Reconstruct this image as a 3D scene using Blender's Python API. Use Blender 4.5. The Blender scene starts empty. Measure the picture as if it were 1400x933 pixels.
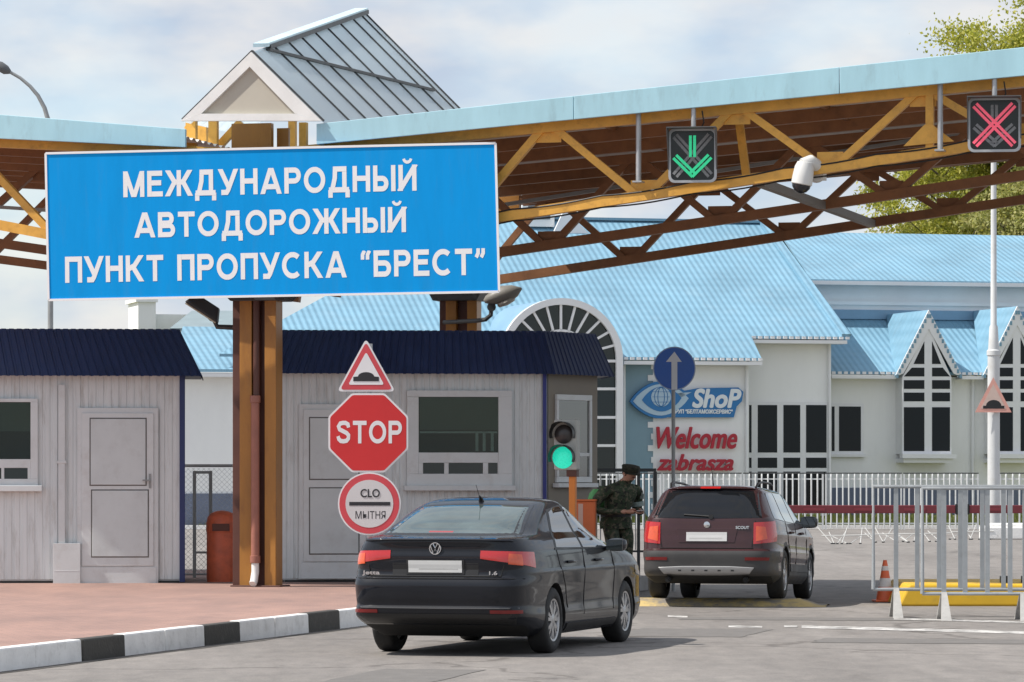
import bpy, bmesh, math, random
import numpy as np
from mathutils import Vector, Matrix, noise
R = math.radians
S = bpy.context.scene
COL = S.collection
random.seed(7)

# ---------------------------------------------------------------- camera, sky, sun, exposure
FPX, CX, YH, HC = 5500.0, 700.0, 649.0, 1.70        # focal length, centre and horizon of the 1400 px photograph, eye height
cam = bpy.data.cameras.new('camera'); camo = bpy.data.objects.new('camera', cam); COL.objects.link(camo)
camo.location = (0, 0, HC); camo.rotation_euler = (R(90), 0, 0)
cam.sensor_width = 36; cam.sensor_fit = 'HORIZONTAL'; cam.lens = 36*FPX/1400
cam.shift_y = (YH-466.5)/1400; cam.clip_start = .5; cam.clip_end = 8000
S.camera = camo
SUN_EL, SUN_A = 52.0, 11.0                            # elevation; angle of the sun in front of the left-right axis
sd = Vector((-math.cos(R(SUN_EL))*math.cos(R(SUN_A)), -math.cos(R(SUN_EL))*math.sin(R(SUN_A)), math.sin(R(SUN_EL))))
sun = bpy.data.lights.new('sun', 'SUN'); suno = bpy.data.objects.new('sun', sun); COL.objects.link(suno)
sun.energy = 4.0; sun.angle = R(.6); sun.color = (1, .95, .88)
suno.rotation_euler = sd.to_track_quat('Z', 'Y').to_euler()
W = bpy.data.worlds.new('World'); S.world = W; W.use_nodes = True
def world():
    nt = W.node_tree; N = nt.nodes; L = nt.links; N.clear()
    out = N.new('ShaderNodeOutputWorld'); bg = N.new('ShaderNodeBackground'); bg.inputs[1].default_value = .15
    sky = N.new('ShaderNodeTexSky'); sky.sky_type = 'NISHITA'; sky.sun_disc = False
    sky.sun_elevation = R(SUN_EL); sky.sun_rotation = math.atan2(sd.x, sd.y); sky.dust_density = 1.0; sky.air_density = 1.0
    tc = N.new('ShaderNodeTexCoord'); mp = N.new('ShaderNodeMapping'); mp.inputs['Scale'].default_value = (1, 1, 2.2)
    n1 = N.new('ShaderNodeTexNoise'); n1.inputs['Scale'].default_value = 14.0; n1.inputs['Detail'].default_value = 5; n1.inputs['Roughness'].default_value = .5
    cr = N.new('ShaderNodeValToRGB'); cr.color_ramp.elements[0].position = .30; cr.color_ramp.elements[0].color = (.55, .55, .55, 1)
    cr.color_ramp.elements[1].position = .62; cr.color_ramp.elements[1].color = (1, 1, 1, 1)
    n2 = N.new('ShaderNodeTexNoise'); n2.inputs['Scale'].default_value = 26; n2.inputs['Detail'].default_value = 4
    c2 = N.new('ShaderNodeValToRGB'); c2.color_ramp.elements[0].position = .36; c2.color_ramp.elements[0].color = (2.6, 3.05, 3.7, 1)
    c2.color_ramp.elements[1].position = .64; c2.color_ramp.elements[1].color = (4.0, 3.95, 3.95, 1)
    mx = N.new('ShaderNodeMixRGB')
    L.new(tc.outputs['Generated'], mp.inputs[0]); L.new(mp.outputs[0], n1.inputs[0]); L.new(mp.outputs[0], n2.inputs[0])
    L.new(n1.outputs[0], cr.inputs[0]); L.new(n2.outputs[0], c2.inputs[0])
    L.new(cr.outputs[0], mx.inputs[0]); L.new(sky.outputs[0], mx.inputs[1]); L.new(c2.outputs[0], mx.inputs[2])
    L.new(mx.outputs[0], bg.inputs[0]); L.new(bg.outputs[0], out.inputs[0])
world()
S.view_settings.view_transform = 'Standard'; S.view_settings.look = 'None'
S.view_settings.exposure = 0.48; S.view_settings.gamma = 1
S.render.engine = 'CYCLES'; S.cycles.max_bounces = 8; S.cycles.transparent_max_bounces = 12
S.cycles.use_denoising = True; S.cycles.sample_clamp_indirect = 6

# ---------------------------------------------------------------- materials
def lin(c):
    c /= 255.0
    return c/12.92 if c <= .04045 else ((c+.055)/1.055)**2.4
def rgb(r, g, b): return (lin(r), lin(g), lin(b))
MATS = {}
def mat(name, col, rough=.6, metal=0.0, var=.10, scale=2.0, bump=0.0, bscale=30.0, ior=1.5, coat=0.0, stretch=(1,1,1), grime=0.0, gcol=(.08,.07,.06), emit=0.0, spec=.5):
    if name in MATS: return MATS[name]
    m = bpy.data.materials.new(name); m.use_nodes = True; MATS[name] = m
    nt = m.node_tree; N = nt.nodes; L = nt.links; b = N['Principled BSDF']
    b.inputs['Base Color'].default_value = (*col, 1); b.inputs['Roughness'].default_value = rough
    b.inputs['Metallic'].default_value = metal; b.inputs['IOR'].default_value = ior
    b.inputs['Coat Weight'].default_value = coat; b.inputs['Coat Roughness'].default_value = .04
    b.inputs['Specular IOR Level'].default_value = spec
    tc = N.new('ShaderNodeTexCoord'); mp = N.new('ShaderNodeMapping'); mp.inputs['Scale'].default_value = stretch
    L.new(tc.outputs['Object'], mp.inputs[0])
    last = None
    if var:
        n = N.new('ShaderNodeTexNoise'); n.inputs['Scale'].default_value = scale; n.inputs['Detail'].default_value = 7; n.inputs['Roughness'].default_value = .62
        L.new(mp.outputs[0], n.inputs[0])
        mr = N.new('ShaderNodeMapRange'); mr.inputs[1].default_value = .3; mr.inputs[2].default_value = .7
        mr.inputs[3].default_value = 1-var; mr.inputs[4].default_value = 1+var
        L.new(n.outputs[0], mr.inputs[0])
        vm = N.new('ShaderNodeVectorMath'); vm.operation = 'SCALE'; vm.inputs[0].default_value = col
        L.new(mr.outputs[0], vm.inputs['Scale']); last = vm.outputs[0]
        rr = N.new('ShaderNodeMapRange'); rr.inputs[1].default_value = .3; rr.inputs[2].default_value = .7
        rr.inputs[3].default_value = max(.02, rough-.08*min(1, rough*3)); rr.inputs[4].default_value = min(1, rough+.08*min(1, rough*3))
        L.new(n.outputs[0], rr.inputs[0]); L.new(rr.outputs[0], b.inputs['Roughness'])
    if grime:
        n2 = N.new('ShaderNodeTexNoise'); n2.inputs['Scale'].default_value = scale*1.7; n2.inputs['Detail'].default_value = 8; n2.inputs['Roughness'].default_value = .7
        L.new(mp.outputs[0], n2.inputs[0])
        cr = N.new('ShaderNodeMapRange'); cr.inputs[1].default_value = .52; cr.inputs[2].default_value = .72; cr.inputs[3].default_value = 0; cr.inputs[4].default_value = grime
        L.new(n2.outputs[0], cr.inputs[0])
        mx = N.new('ShaderNodeMixRGB'); mx.inputs[1].default_value = (*col, 1); mx.inputs[2].default_value = (*gcol, 1)
        L.new(cr.outputs[0], mx.inputs[0])
        if last: L.new(last, mx.inputs[1])
        last = mx.outputs[0]
    if last: L.new(last, b.inputs['Base Color'])
    if bump:
        nb = N.new('ShaderNodeTexNoise'); nb.inputs['Scale'].default_value = bscale; nb.inputs['Detail'].default_value = 5
        L.new(mp.outputs[0], nb.inputs[0])
        bm_ = N.new('ShaderNodeBump'); bm_.inputs['Strength'].default_value = bump; bm_.inputs['Distance'].default_value = .02
        L.new(nb.outputs[0], bm_.inputs['Height']); L.new(bm_.outputs[0], b.inputs['Normal'])
    if emit:
        b.inputs['Emission Color'].default_value = (*col, 1); b.inputs['Emission Strength'].default_value = emit
    return m
def nodes_of(m): return m.node_tree.nodes, m.node_tree.links, m.node_tree.nodes['Principled BSDF']

# ---------------------------------------------------------------- objects, labels
def tag(o, label, cat, group=None, kind=None):
    o['label'] = label; o['category'] = cat
    if group: o['group'] = group
    if kind: o['kind'] = kind
    return o
def thing(name, label, cat, loc=(0,0,0), rz=0.0, group=None, rot=None):
    o = bpy.data.objects.new(name, None); COL.objects.link(o); o.empty_display_size = .2
    o.location = loc; o.rotation_euler = rot if rot else (0, 0, rz)
    return tag(o, label, cat, group)
def dup(root, loc, rz, label, group=None):
    r = root.copy(); COL.objects.link(r); r.location = loc; r.rotation_euler = (0, 0, rz); r['label'] = label
    if group: r['group'] = group
    for ch in list(root.children):
        c = ch.copy(); COL.objects.link(c); c.parent = r
        for g in ch.children:
            d = g.copy(); COL.objects.link(d); d.parent = c
    return r

class MB:
    def __init__(s): s.v = []; s.f = []; s.mi = []
    def add(s, verts, faces, mi=0):
        b = len(s.v); s.v += [tuple(v) for v in verts]
        for f in faces: s.f.append([b+i for i in f]); s.mi.append(mi)
        return s
    def box(s, x0, x1, y0, y1, z0, z1, mi=0):
        return s.add([(x0,y0,z0),(x1,y0,z0),(x1,y1,z0),(x0,y1,z0),(x0,y0,z1),(x1,y0,z1),(x1,y1,z1),(x0,y1,z1)],
                     [(0,3,2,1),(4,5,6,7),(0,1,5,4),(1,2,6,5),(2,3,7,6),(3,0,4,7)], mi)
    def hexa(s, a, b, mi=0):                     # two matching quads a (bottom) and b (top)
        return s.add(list(a)+list(b), [(0,3,2,1),(4,5,6,7),(0,1,5,4),(1,2,6,5),(2,3,7,6),(3,0,4,7)], mi)
    def prism(s, pts, lo, hi, axis='y', mi=0):   # pts are (u, z) for axis y, (x, y) for axis z, (y, z) for axis x
        f = {'y': lambda p, t: (p[0], t, p[1]), 'z': lambda p, t: (p[0], p[1], t), 'x': lambda p, t: (t, p[0], p[1])}[axis]
        n = len(pts)
        return s.add([f(p, lo) for p in pts]+[f(p, hi) for p in pts],
                     [tuple(range(n)), tuple(range(2*n-1, n-1, -1))]+[(i, i+n, (i+1) % n+n, (i+1) % n) for i in range(n)], mi)
    def bar(s, p, q, w, h, up=(0,0,1), mi=0):
        p = Vector(p); q = Vector(q); d = (q-p).normalized(); up = Vector(up)
        if abs(d.dot(up)) > .98: up = Vector((0,1,0))
        a = d.cross(up).normalized(); b = a.cross(d)
        c = [(-w/2,-h/2),(w/2,-h/2),(w/2,h/2),(-w/2,h/2)]
        return s.hexa([p+a*x+b*y for x, y in c], [q+a*x+b*y for x, y in c], mi)
    def tube(s, p, q, r, r2=None, n=12, mi=0):
        return s.path([p, q], [r, r if r2 is None else r2], n, mi)
    def path(s, pts, rs, n=10, mi=0, cap=True):
        pts = [Vector(p) for p in pts]
        if not hasattr(rs, '__len__'): rs = [rs]*len(pts)
        vs = []; prev = None
        for i, p in enumerate(pts):
            d = (pts[min(i+1, len(pts)-1)]-pts[max(i-1, 0)]).normalized()
            if prev is None:
                up = Vector((0,0,1)) if abs(d.z) < .9 else Vector((1,0,0)); a = d.cross(up).normalized()
            else:
                a = (prev-d*prev.dot(d)).normalized()
            prev = a; b = d.cross(a)
            vs += [p+(a*math.cos(t)+b*math.sin(t))*rs[i] for t in [2*math.pi*k/n for k in range(n)]]
        fs = [(i*n+k, i*n+(k+1) % n, (i+1)*n+(k+1) % n, (i+1)*n+k) for i in range(len(pts)-1) for k in range(n)]
        if cap: fs += [tuple(range(n-1, -1, -1)), tuple(range((len(pts)-1)*n, len(pts)*n))]
        return s.add(vs, fs, mi)
    def lathe(s, prof, n=24, o=(0,0,0), axis='z', mi=0):
        vs = []
        for r, h in prof:
            for k in range(n):
                t = 2*math.pi*k/n; a, b = r*math.cos(t), r*math.sin(t)
                v = {'z': (a, b, h), 'y': (a, h, b), 'x': (h, a, b)}[axis]
                vs.append((v[0]+o[0], v[1]+o[1], v[2]+o[2]))
        m = len(prof)
        fs = [(i*n+k, i*n+(k+1) % n, (i+1)*n+(k+1) % n, (i+1)*n+k) for i in range(m-1) for k in range(n)]
        fs += [tuple(range(n-1, -1, -1)), tuple(range((m-1)*n, m*n))]
        return s.add(vs, fs, mi)
    def grid(s, rows, mi=0, close=False):
        n = len(rows[0])
        k = n if close else n-1
        return s.add([p for r in rows for p in r], [(i*n+j, i*n+(j+1) % n, (i+1)*n+(j+1) % n, (i+1)*n+j) for i in range(len(rows)-1) for j in range(k)], mi)
    def xf(s, M):
        s.v = [tuple(M @ Vector(v)) for v in s.v]; return s
    def join(s, o, mi=None):
        b = len(s.v); s.v += o.v
        for f, i in zip(o.f, o.mi): s.f.append([b+k for k in f]); s.mi.append(i if mi is None else mi)
        return s
    def build(s, name, mats, parent=None, smooth=None, bevel=0.0, fix=True):
        me = bpy.data.meshes.new(name); me.from_pydata(s.v, [], s.f)
        if not isinstance(mats, (list, tuple)): mats = [mats]
        for m in mats: me.materials.append(m)
        if len(mats) > 1: me.polygons.foreach_set('material_index', s.mi)
        if fix:
            b = bmesh.new(); b.from_mesh(me); bmesh.ops.recalc_face_normals(b, faces=b.faces); b.to_mesh(me); b.free()
        if smooth:
            me.polygons.foreach_set('use_smooth', [True]*len(me.polygons)); me.set_sharp_from_angle(angle=R(smooth))
        me.update()
        o = bpy.data.objects.new(name, me); COL.objects.link(o)
        if parent: o.parent = parent
        if bevel:
            md = o.modifiers.new('bevel', 'BEVEL'); md.width = bevel; md.segments = 2; md.limit_method = 'ANGLE'; md.angle_limit = R(40)
        return o

class Fr:                                        # an upright frame on the ground: u along its face, v into the depth
    def __init__(s, ox, oy, deg): s.o = (ox, oy); s.a = R(deg); s.c = math.cos(s.a); s.s = math.sin(s.a)
    def px(s, x, y, v=0.0):                      # photograph pixel seen on the plane v -> (u, z)
        rx = (x-CX)/FPX; rz = (YH-y)/FPX
        t = (v-s.o[0]*s.s+s.o[1]*s.c)/(-rx*s.s+s.c)
        X, Y = t*rx, t
        return ((X-s.o[0])*s.c+(Y-s.o[1])*s.s, HC+t*rz)
    def u(s, x, v=0.0): return s.px(x, 0, v)[0]
    def z(s, x, y, v=0.0): return s.px(x, y, v)[1]
    def w(s, u, v, z=0.0): return (s.o[0]+u*s.c-v*s.s, s.o[1]+u*s.s+v*s.c, z)
    def loc(s, z=0.0): return (s.o[0], s.o[1], z)
def at(px, d): return ((px-CX)/FPX*d, d)
def gnd(px, py, z=0.0):                          # photograph pixel on the level z
    t = (HC-z)/((py-YH)/FPX); return ((px-CX)/FPX*t, t)
def rect(mb, fr, x0, y0, x1, y1, v, t0, t1, mi=0):   # a box whose face fills a pixel rectangle on plane v
    a = fr.px((x0+x1)/2, y0, v)[1]; b = fr.px((x0+x1)/2, y1, v)[1]
    return mb.box(fr.u(x0, v), fr.u(x1, v), v-t0, v+t1, b, a, mi)

def text_mb(body, w, h, depth=.01, bold=.0, shear=0.0, res=6, squeeze=True):
    """lettering w x h centred on the origin, in the u-z plane, facing -v"""
    cu = bpy.data.curves.new('lettering', 'FONT'); cu.body = body; cu.extrude = .02; cu.shear = shear; cu.resolution_u = res
    o = bpy.data.objects.new('lettering', cu); COL.objects.link(o)
    me = bpy.data.meshes.new_from_object(o.evaluated_get(bpy.context.evaluated_depsgraph_get()))
    vs = np.array([v.co[:] for v in me.vertices]); fs = [list(p.vertices) for p in me.polygons]
    bpy.data.objects.remove(o); bpy.data.curves.remove(cu); bpy.data.meshes.remove(me)
    lo, hi = vs.min(0), vs.max(0)
    sx = w/(hi[0]-lo[0]); sz = h/(hi[1]-lo[1])
    out = MB(); c = (lo+hi)/2
    offs = [(0, 0)] if not bold else [(0,0)]+[(bold*math.cos(k*math.pi/4), bold*math.sin(k*math.pi/4)) for k in range(8)]
    for i, (dx, dz) in enumerate(offs):
        P = [((v[0]-c[0])*sx+dx, -(v[2]/.02)*depth/2-depth/2-i*.0004, (v[1]-c[1])*sz+dz) for v in vs]
        out.add(P, fs)
    return out
def place(mb, u, v, z): 
    mb.v = [(p[0]+u, p[1]+v, p[2]+z) for p in mb.v]; return mb
def poly_fill(mb, pts, v, t, mi=0): return mb.prism(pts, v-t, v, 'y', mi)

# block capitals drawn as strokes (centre lines in a unit-high cell), so that every letter is clean geometry
def stroke_text(body, w, h, depth=.003, sw=.19, gap=.13, mono=None):
    H = sw/2
    def el(cx, cy, rx, ry, a0, a1, n=20): return [(cx+rx*math.cos(R(a0+(a1-a0)*k/n)), cy+ry*math.sin(R(a0+(a1-a0)*k/n))) for k in range(n+1)]
    def bowl(x0, x1, y0, y1): r = (y1-y0)/2-H; return [(x0, y0+H)]+el(x1-H-r*.95, (y0+y1)/2, r*.95, r, -90, 90, 14)+[(x0, y1-H)]
    V = lambda x: [(x, 0), (x, 1)]
    def L(c):
        if c in 'ПP ': pass
        if c == 'П': return .80, [V(H), V(.80-H), [(0, 1-H), (.80, 1-H)]]
        if c == 'Н': return .80, [V(H), V(.80-H), [(0, .52), (.80, .52)]]
        if c in 'ТT': return .78, [V(.39), [(0, 1-H), (.78, 1-H)]]
        if c == 'Е': return .72, [V(H), [(0, 1-H), (.70, 1-H)], [(0, .53), (.65, .53)], [(0, H), (.72, H)]]
        if c == 'М': return .98, [V(H), V(.98-H), [(.08, 1.05), (.49, -.02)], [(.90, 1.05), (.49, -.02)]]
        if c == 'И': return .82, [V(H), V(.82-H), [(.02, -.03), (.80, 1.03)]]
        if c == 'Й': return .82, [V(H), V(.82-H), [(.02, -.03), (.80, 1.03)], '^'+'']
        if c == 'А': return .96, [[(.07, -.06), (.50, 1.08)], [(.89, -.06), (.46, 1.08)], [(.2, .28), (.76, .28)]]
        if c in 'РP': return .76, [V(H), bowl(H, .76, .38, 1)]
        if c in 'ОO': return .98, [el(.49, .5, .49-H, .5-H+.005, 0, 360, 40)]
        if c == 'С': return .90, [el(.49, .5, .49-H, .5-H+.005, 48, 312, 32)]
        if c == 'В': return .80, [V(H), bowl(H, .74, .46, 1), bowl(H, .80, 0, .54+.02)]
        if c == 'Б': return .80, [V(H), [(0, 1-H), (.72, 1-H)], bowl(H, .80, 0, .62)]
        if c == 'Ы': return 1.02, [V(H), bowl(H, .70, 0, .60), V(1.02-H)]
        if c == 'У': return .84, [[(.03, 1.05), (.45, .28)], [(.80, 1.05), (.42, .20), (.34, .09), (.24, H), (.10, H)]]
        if c == 'К': return .84, [V(H), [(.16, .50), (.40, .60), (.76, 1.05)], [(.34, .56), (.78, -.06)]]
        if c == 'Ж': return 1.22, [V(.61), [(.06, 1.05), (.42, .54), (.61, .54)], [(1.16, 1.05), (.80, .54), (.61, .54)], [(.42, .56), (.04, -.06)], [(.80, .56), (1.18, -.06)]]
        if c == 'Д': return .98, [[(.03, H), (.95, H)], [(H, .1), (H, -.20)], [(.98-H, .1), (.98-H, -.20)], [(.18, .1), (.30, .55), (.32, 1)], [(.26, 1-H), (.84, 1-H)], [(.84-H, .05), (.84-H, 1)]]
        if c == 'S': return .80, [[(.80-H-.01, .70), (.66, .84), (.52, .905), (.40, .91), (.22, .88), (.12, .75), (.18, .62), (.38, .54), (.58, .46), (.69, .36), (.68, .22), (.58, .12), (.40, .09), (.24, .11), (.13, .20), (.09, .32)]]
        if c == '“': return .46, [[(.09, .66), (.09, .84), (.18, 1.0)], [(.32, .66), (.32, .84), (.41, 1.0)]]
        if c == '”': return .46, [[(.14, 1.0), (.14, .82), (.05, .66)], [(.37, 1.0), (.37, .82), (.28, .66)]]
        return .38, []
    out = MB(); x = 0; k = 0; polys = []
    for c in body:
        wd, st = L(c); lo = -.2 if c == 'Д' else 0
        for s_ in st:
            if isinstance(s_, str): s_ = el(.41, 1.26, .17, .16, 190, 350, 12); top, t_ = 2, .6
            else: top, t_ = 1, 1
            if c in '“”': t_ = .8
            n = len(s_); Lf, Rt = [], []
            closed = n > 4 and abs(s_[0][0]-s_[-1][0])+abs(s_[0][1]-s_[-1][1]) < 1e-6
            for i, p in enumerate(s_):
                p = Vector(p); a = Vector(s_[i-1 if i else (n-2 if closed else 0)]); b = Vector(s_[i+1 if i < n-1 else (1 if closed else n-1)])
                d1 = (p-a).normalized() if (p-a).length > 1e-9 else (b-p).normalized(); d2 = (b-p).normalized() if (b-p).length > 1e-9 else d1
                m_ = (d1+d2).normalized(); nn = Vector((-m_.y, m_.x)); q = H*t_/max(.5, m_.dot(d1)); Lf.append(p+nn*q); Rt.append(p-nn*q)
            for i in range(n-1):
                poly = [Lf[i], Lf[i+1], Rt[i+1], Rt[i]]
                for lim, sg in ((lo, 1), (top, -1)):         # clip to the cell
                    res = []
                    for j in range(len(poly)):
                        A, B_ = poly[j], poly[(j+1) % len(poly)]; ia, ib = (A[1]-lim)*sg >= -1e-9, (B_[1]-lim)*sg >= -1e-9
                        if ia: res.append(A)
                        if ia != ib: t = (lim-A[1])/(B_[1]-A[1]); res.append(Vector((A[0]+(B_[0]-A[0])*t, lim)))
                    poly = res
                    if not poly: break
                if len(poly) > 2: polys.append(([(x+p[0], p[1]) for p in poly], k))
            k += 1
        x += wd+gap
    x -= gap; sc = w/x
    for pts, k in polys: out.add([(p[0]*sc-w/2, -depth-(k % 7)*.00015, p[1]*h-h/2) for p in pts], [tuple(range(len(pts)))])
    return out

# ---------------------------------------------------------------- paints
white = mat('white_paint', (.74,.74,.72), .5, var=.06, scale=3, grime=.25, gcol=(.45,.44,.41))
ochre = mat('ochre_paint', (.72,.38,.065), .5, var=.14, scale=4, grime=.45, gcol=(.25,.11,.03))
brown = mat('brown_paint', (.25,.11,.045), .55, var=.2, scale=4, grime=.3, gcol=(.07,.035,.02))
colpaint = mat('column_paint', (.34,.15,.026), .42, var=.18, scale=3, grime=.4, gcol=(.16,.06,.02), stretch=(1,1,.3))
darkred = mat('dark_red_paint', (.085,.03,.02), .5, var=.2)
pipered = mat('pipe_red', (.30,.12,.085), .5, var=.15, scale=5)
galv = mat('galvanised', (.42,.43,.44), .42, metal=.55, var=.12, scale=6)
greysteel = mat('grey_steel', (.30,.31,.31), .5, metal=.2, var=.12, scale=6)
darksteel = mat('dark_steel', (.045,.048,.05), .5, var=.2, scale=6)
black = mat('black_plastic', (.012,.012,.013), .45, var=.15)
rubber = mat('rubber', (.018,.018,.018), .8, var=.2, scale=12)
bluefascia = mat('pale_blue_fascia', (.37,.60,.68), .45, var=.08, scale=1.2, grime=.5, gcol=(.24,.36,.40), stretch=(2.2,1,.6))
under = mat('roof_underside', (.62,.60,.57), .7, var=.15, scale=1.5, grime=.4, gcol=(.15,.12,.10))
navy = mat('navy_sheet', (.007,.020,.078), .45, var=.15, scale=3)
cladding = mat('kiosk_cladding', (.68,.715,.72), .55, var=.08, scale=3.5, grime=.6, gcol=(.36,.34,.31), stretch=(1.5,1,.22))
pvc = mat('white_pvc', (.65,.675,.68), .4, var=.05, scale=3, grime=.35, gcol=(.45,.42,.39))
doorpan = mat('door_panel', (.60,.635,.64), .45, var=.06, scale=2, grime=.3, gcol=(.38,.37,.36))
glassdark = mat('dark_glass', (.012,.022,.022), .05, var=0, ior=1.55)
nb = glassdark

# ---------------------------------------------------------------- ground
def ground_mat():
    m = mat('asphalt', (.20,.19,.18), .85, var=0); N, L, b = nodes_of(m)
    tc = N.new('ShaderNodeTexCoord')
    def noise_(scale, det=6, ro=.6, st=None):
        n = N.new('ShaderNodeTexNoise'); n.inputs['Scale'].default_value = scale; n.inputs['Detail'].default_value = det; n.inputs['Roughness'].default_value = ro
        if st:
            mp = N.new('ShaderNodeMapping'); mp.inputs['Scale'].default_value = st; mp.inputs['Rotation'].default_value = (0,0,R(-14)); L.new(tc.outputs['Object'], mp.inputs[0]); L.new(mp.outputs[0], n.inputs[0])
        else: L.new(tc.outputs['Object'], n.inputs[0])
        return n.outputs[0]
    def ramp(x, p0, c0, p1, c1):
        r = N.new('ShaderNodeValToRGB'); r.color_ramp.elements[0].position = p0; r.color_ramp.elements[0].color = (*c0, 1)
        r.color_ramp.elements[1].position = p1; r.color_ramp.elements[1].color = (*c1, 1); L.new(x, r.inputs[0]); return r.outputs[0]
    def mul(a, c_):
        x = N.new('ShaderNodeMixRGB'); x.blend_type = 'MULTIPLY'; x.inputs[0].default_value = 1; L.new(a, x.inputs[1]); L.new(c_, x.inputs[2]); return x.outputs[0]
    base = ramp(noise_(.5, 7, .65, (1.2,.25,1)), .3, (.178,.163,.150), .72, (.242,.222,.204))
    fine = ramp(noise_(45, 3, .7), .3, (.80,.80,.80), .7, (1.2,1.2,1.2))
    stain = ramp(noise_(.9, 6, .6, (1,.35,1)), .60, (1,1,1), .74, (.74,.73,.72))
    v = N.new('ShaderNodeTexVoronoi'); v.feature = 'DISTANCE_TO_EDGE'; v.inputs['Scale'].default_value = .16
    nw = N.new('ShaderNodeTexNoise'); nw.inputs['Scale'].default_value = .8; nw.inputs['Detail'].default_value = 6; L.new(tc.outputs['Object'], nw.inputs[0])
    ad = N.new('ShaderNodeVectorMath'); ad.operation = 'MULTIPLY_ADD'; ad.inputs[1].default_value = (2.5,2.5,0); L.new(nw.outputs['Color'], ad.inputs[0]); L.new(tc.outputs['Object'], ad.inputs[2])
    L.new(ad.outputs[0], v.inputs['Vector'])
    crack = ramp(v.outputs['Distance'], .004, (.62,.61,.60), .012, (1,1,1))
    mid = ramp(noise_(3.2, 6, .7, (1.5,.5,1)), .34, (.84,.84,.85), .66, (1.13,1.125,1.12))
    lane = ramp(noise_(.75, 3, .5, (1,.03,1)), .40, (.90,.90,.90), .6, (1.05,1.05,1.05))
    c_ = mul(mul(mul(mul(mul(base, fine), stain), crack), mid), lane)
    L.new(c_, b.inputs['Base Color'])
    bp = N.new('ShaderNodeBump'); bp.inputs['Strength'].default_value = .5; bp.inputs['Distance'].default_value = .01
    L.new(noise_(60, 3), bp.inputs['Height']); L.new(bp.outputs[0], b.inputs['Normal'])
    return m
def paver_mat():
    m = mat('red_pavers', (.3,.15,.12), .85, var=0); N, L, b = nodes_of(m)
    tc = N.new('ShaderNodeTexCoord'); mp = N.new('ShaderNodeMapping'); mp.inputs['Rotation'].default_value = (0,0,R(-14)); L.new(tc.outputs['Object'], mp.inputs[0])
    br = N.new('ShaderNodeTexBrick'); br.inputs['Scale'].default_value = 1; br.inputs['Brick Width'].default_value = .2; br.inputs['Row Height'].default_value = .1
    br.inputs['Mortar Size'].default_value = .006; br.inputs['Color1'].default_value = (.345,.215,.18,1); br.inputs['Color2'].default_value = (.30,.185,.155,1); br.inputs['Mortar'].default_value = (.23,.17,.145,1)
    L.new(mp.outputs[0], br.inputs['Vector'])
    n = N.new('ShaderNodeTexNoise'); n.inputs['Scale'].default_value = .9; n.inputs['Detail'].default_value = 8; n.inputs['Roughness'].default_value = .65
    mp2 = N.new('ShaderNodeMapping'); mp2.inputs['Scale'].default_value = (1.5,.5,1); L.new(tc.outputs['Object'], mp2.inputs[0]); L.new(mp2.outputs[0], n.inputs[0])
    r = N.new('ShaderNodeValToRGB'); r.color_ramp.elements[0].position = .3; r.color_ramp.elements[0].color = (.78,.80,.82,1); r.color_ramp.elements[1].position = .7; r.color_ramp.elements[1].color = (1.18,1.14,1.1,1)
    L.new(n.outputs[0], r.inputs[0])
    x = N.new('ShaderNodeMixRGB'); x.blend_type = 'MULTIPLY'; x.inputs[0].default_value = 1; L.new(br.outputs[0], x.inputs[1]); L.new(r.outputs[0], x.inputs[2]); L.new(x.outputs[0], b.inputs['Base Color'])
    bp = N.new('ShaderNodeBump'); bp.inputs['Strength'].default_value = .4; bp.inputs['Distance'].default_value = .01; L.new(br.outputs['Fac'], bp.inputs['Height']); bp.invert = True; L.new(bp.outputs[0], b.inputs['Normal'])
    return m
asph = ground_mat(); pav = paver_mat()
kerbw = mat('kerb_white', (.80,.79,.77), .75, var=.08, scale=4, grime=.4, gcol=(.36,.34,.31), bump=.3)
kerbb = mat('kerb_black', (.055,.052,.046), .8, var=.2, scale=5, grime=.4, gcol=(.15,.14,.12), bump=.3)
kerbg = mat('kerb_grey', (.27,.26,.25), .85, var=.15, scale=4, grime=.3, bump=.3)
g = MB().box(-1500, 1500, -200, 3000, -.6, 0).build('road', asph); g['kind'] = 'structure'
PZ = .20
kA = Vector(gnd(0, 919)); kB = Vector(gnd(498, 856)); kd = (kB-kA).normalized(); kn = Vector((-kd.y, kd.x))    # kn points to the pavement
def along(px_):                                 # distance along the kerb of a pixel column
    rx = (px_-CX)/FPX
    return (kA.y*rx-kA.x)/(kd.x-kd.y*rx)
KEND = 25.5
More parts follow.
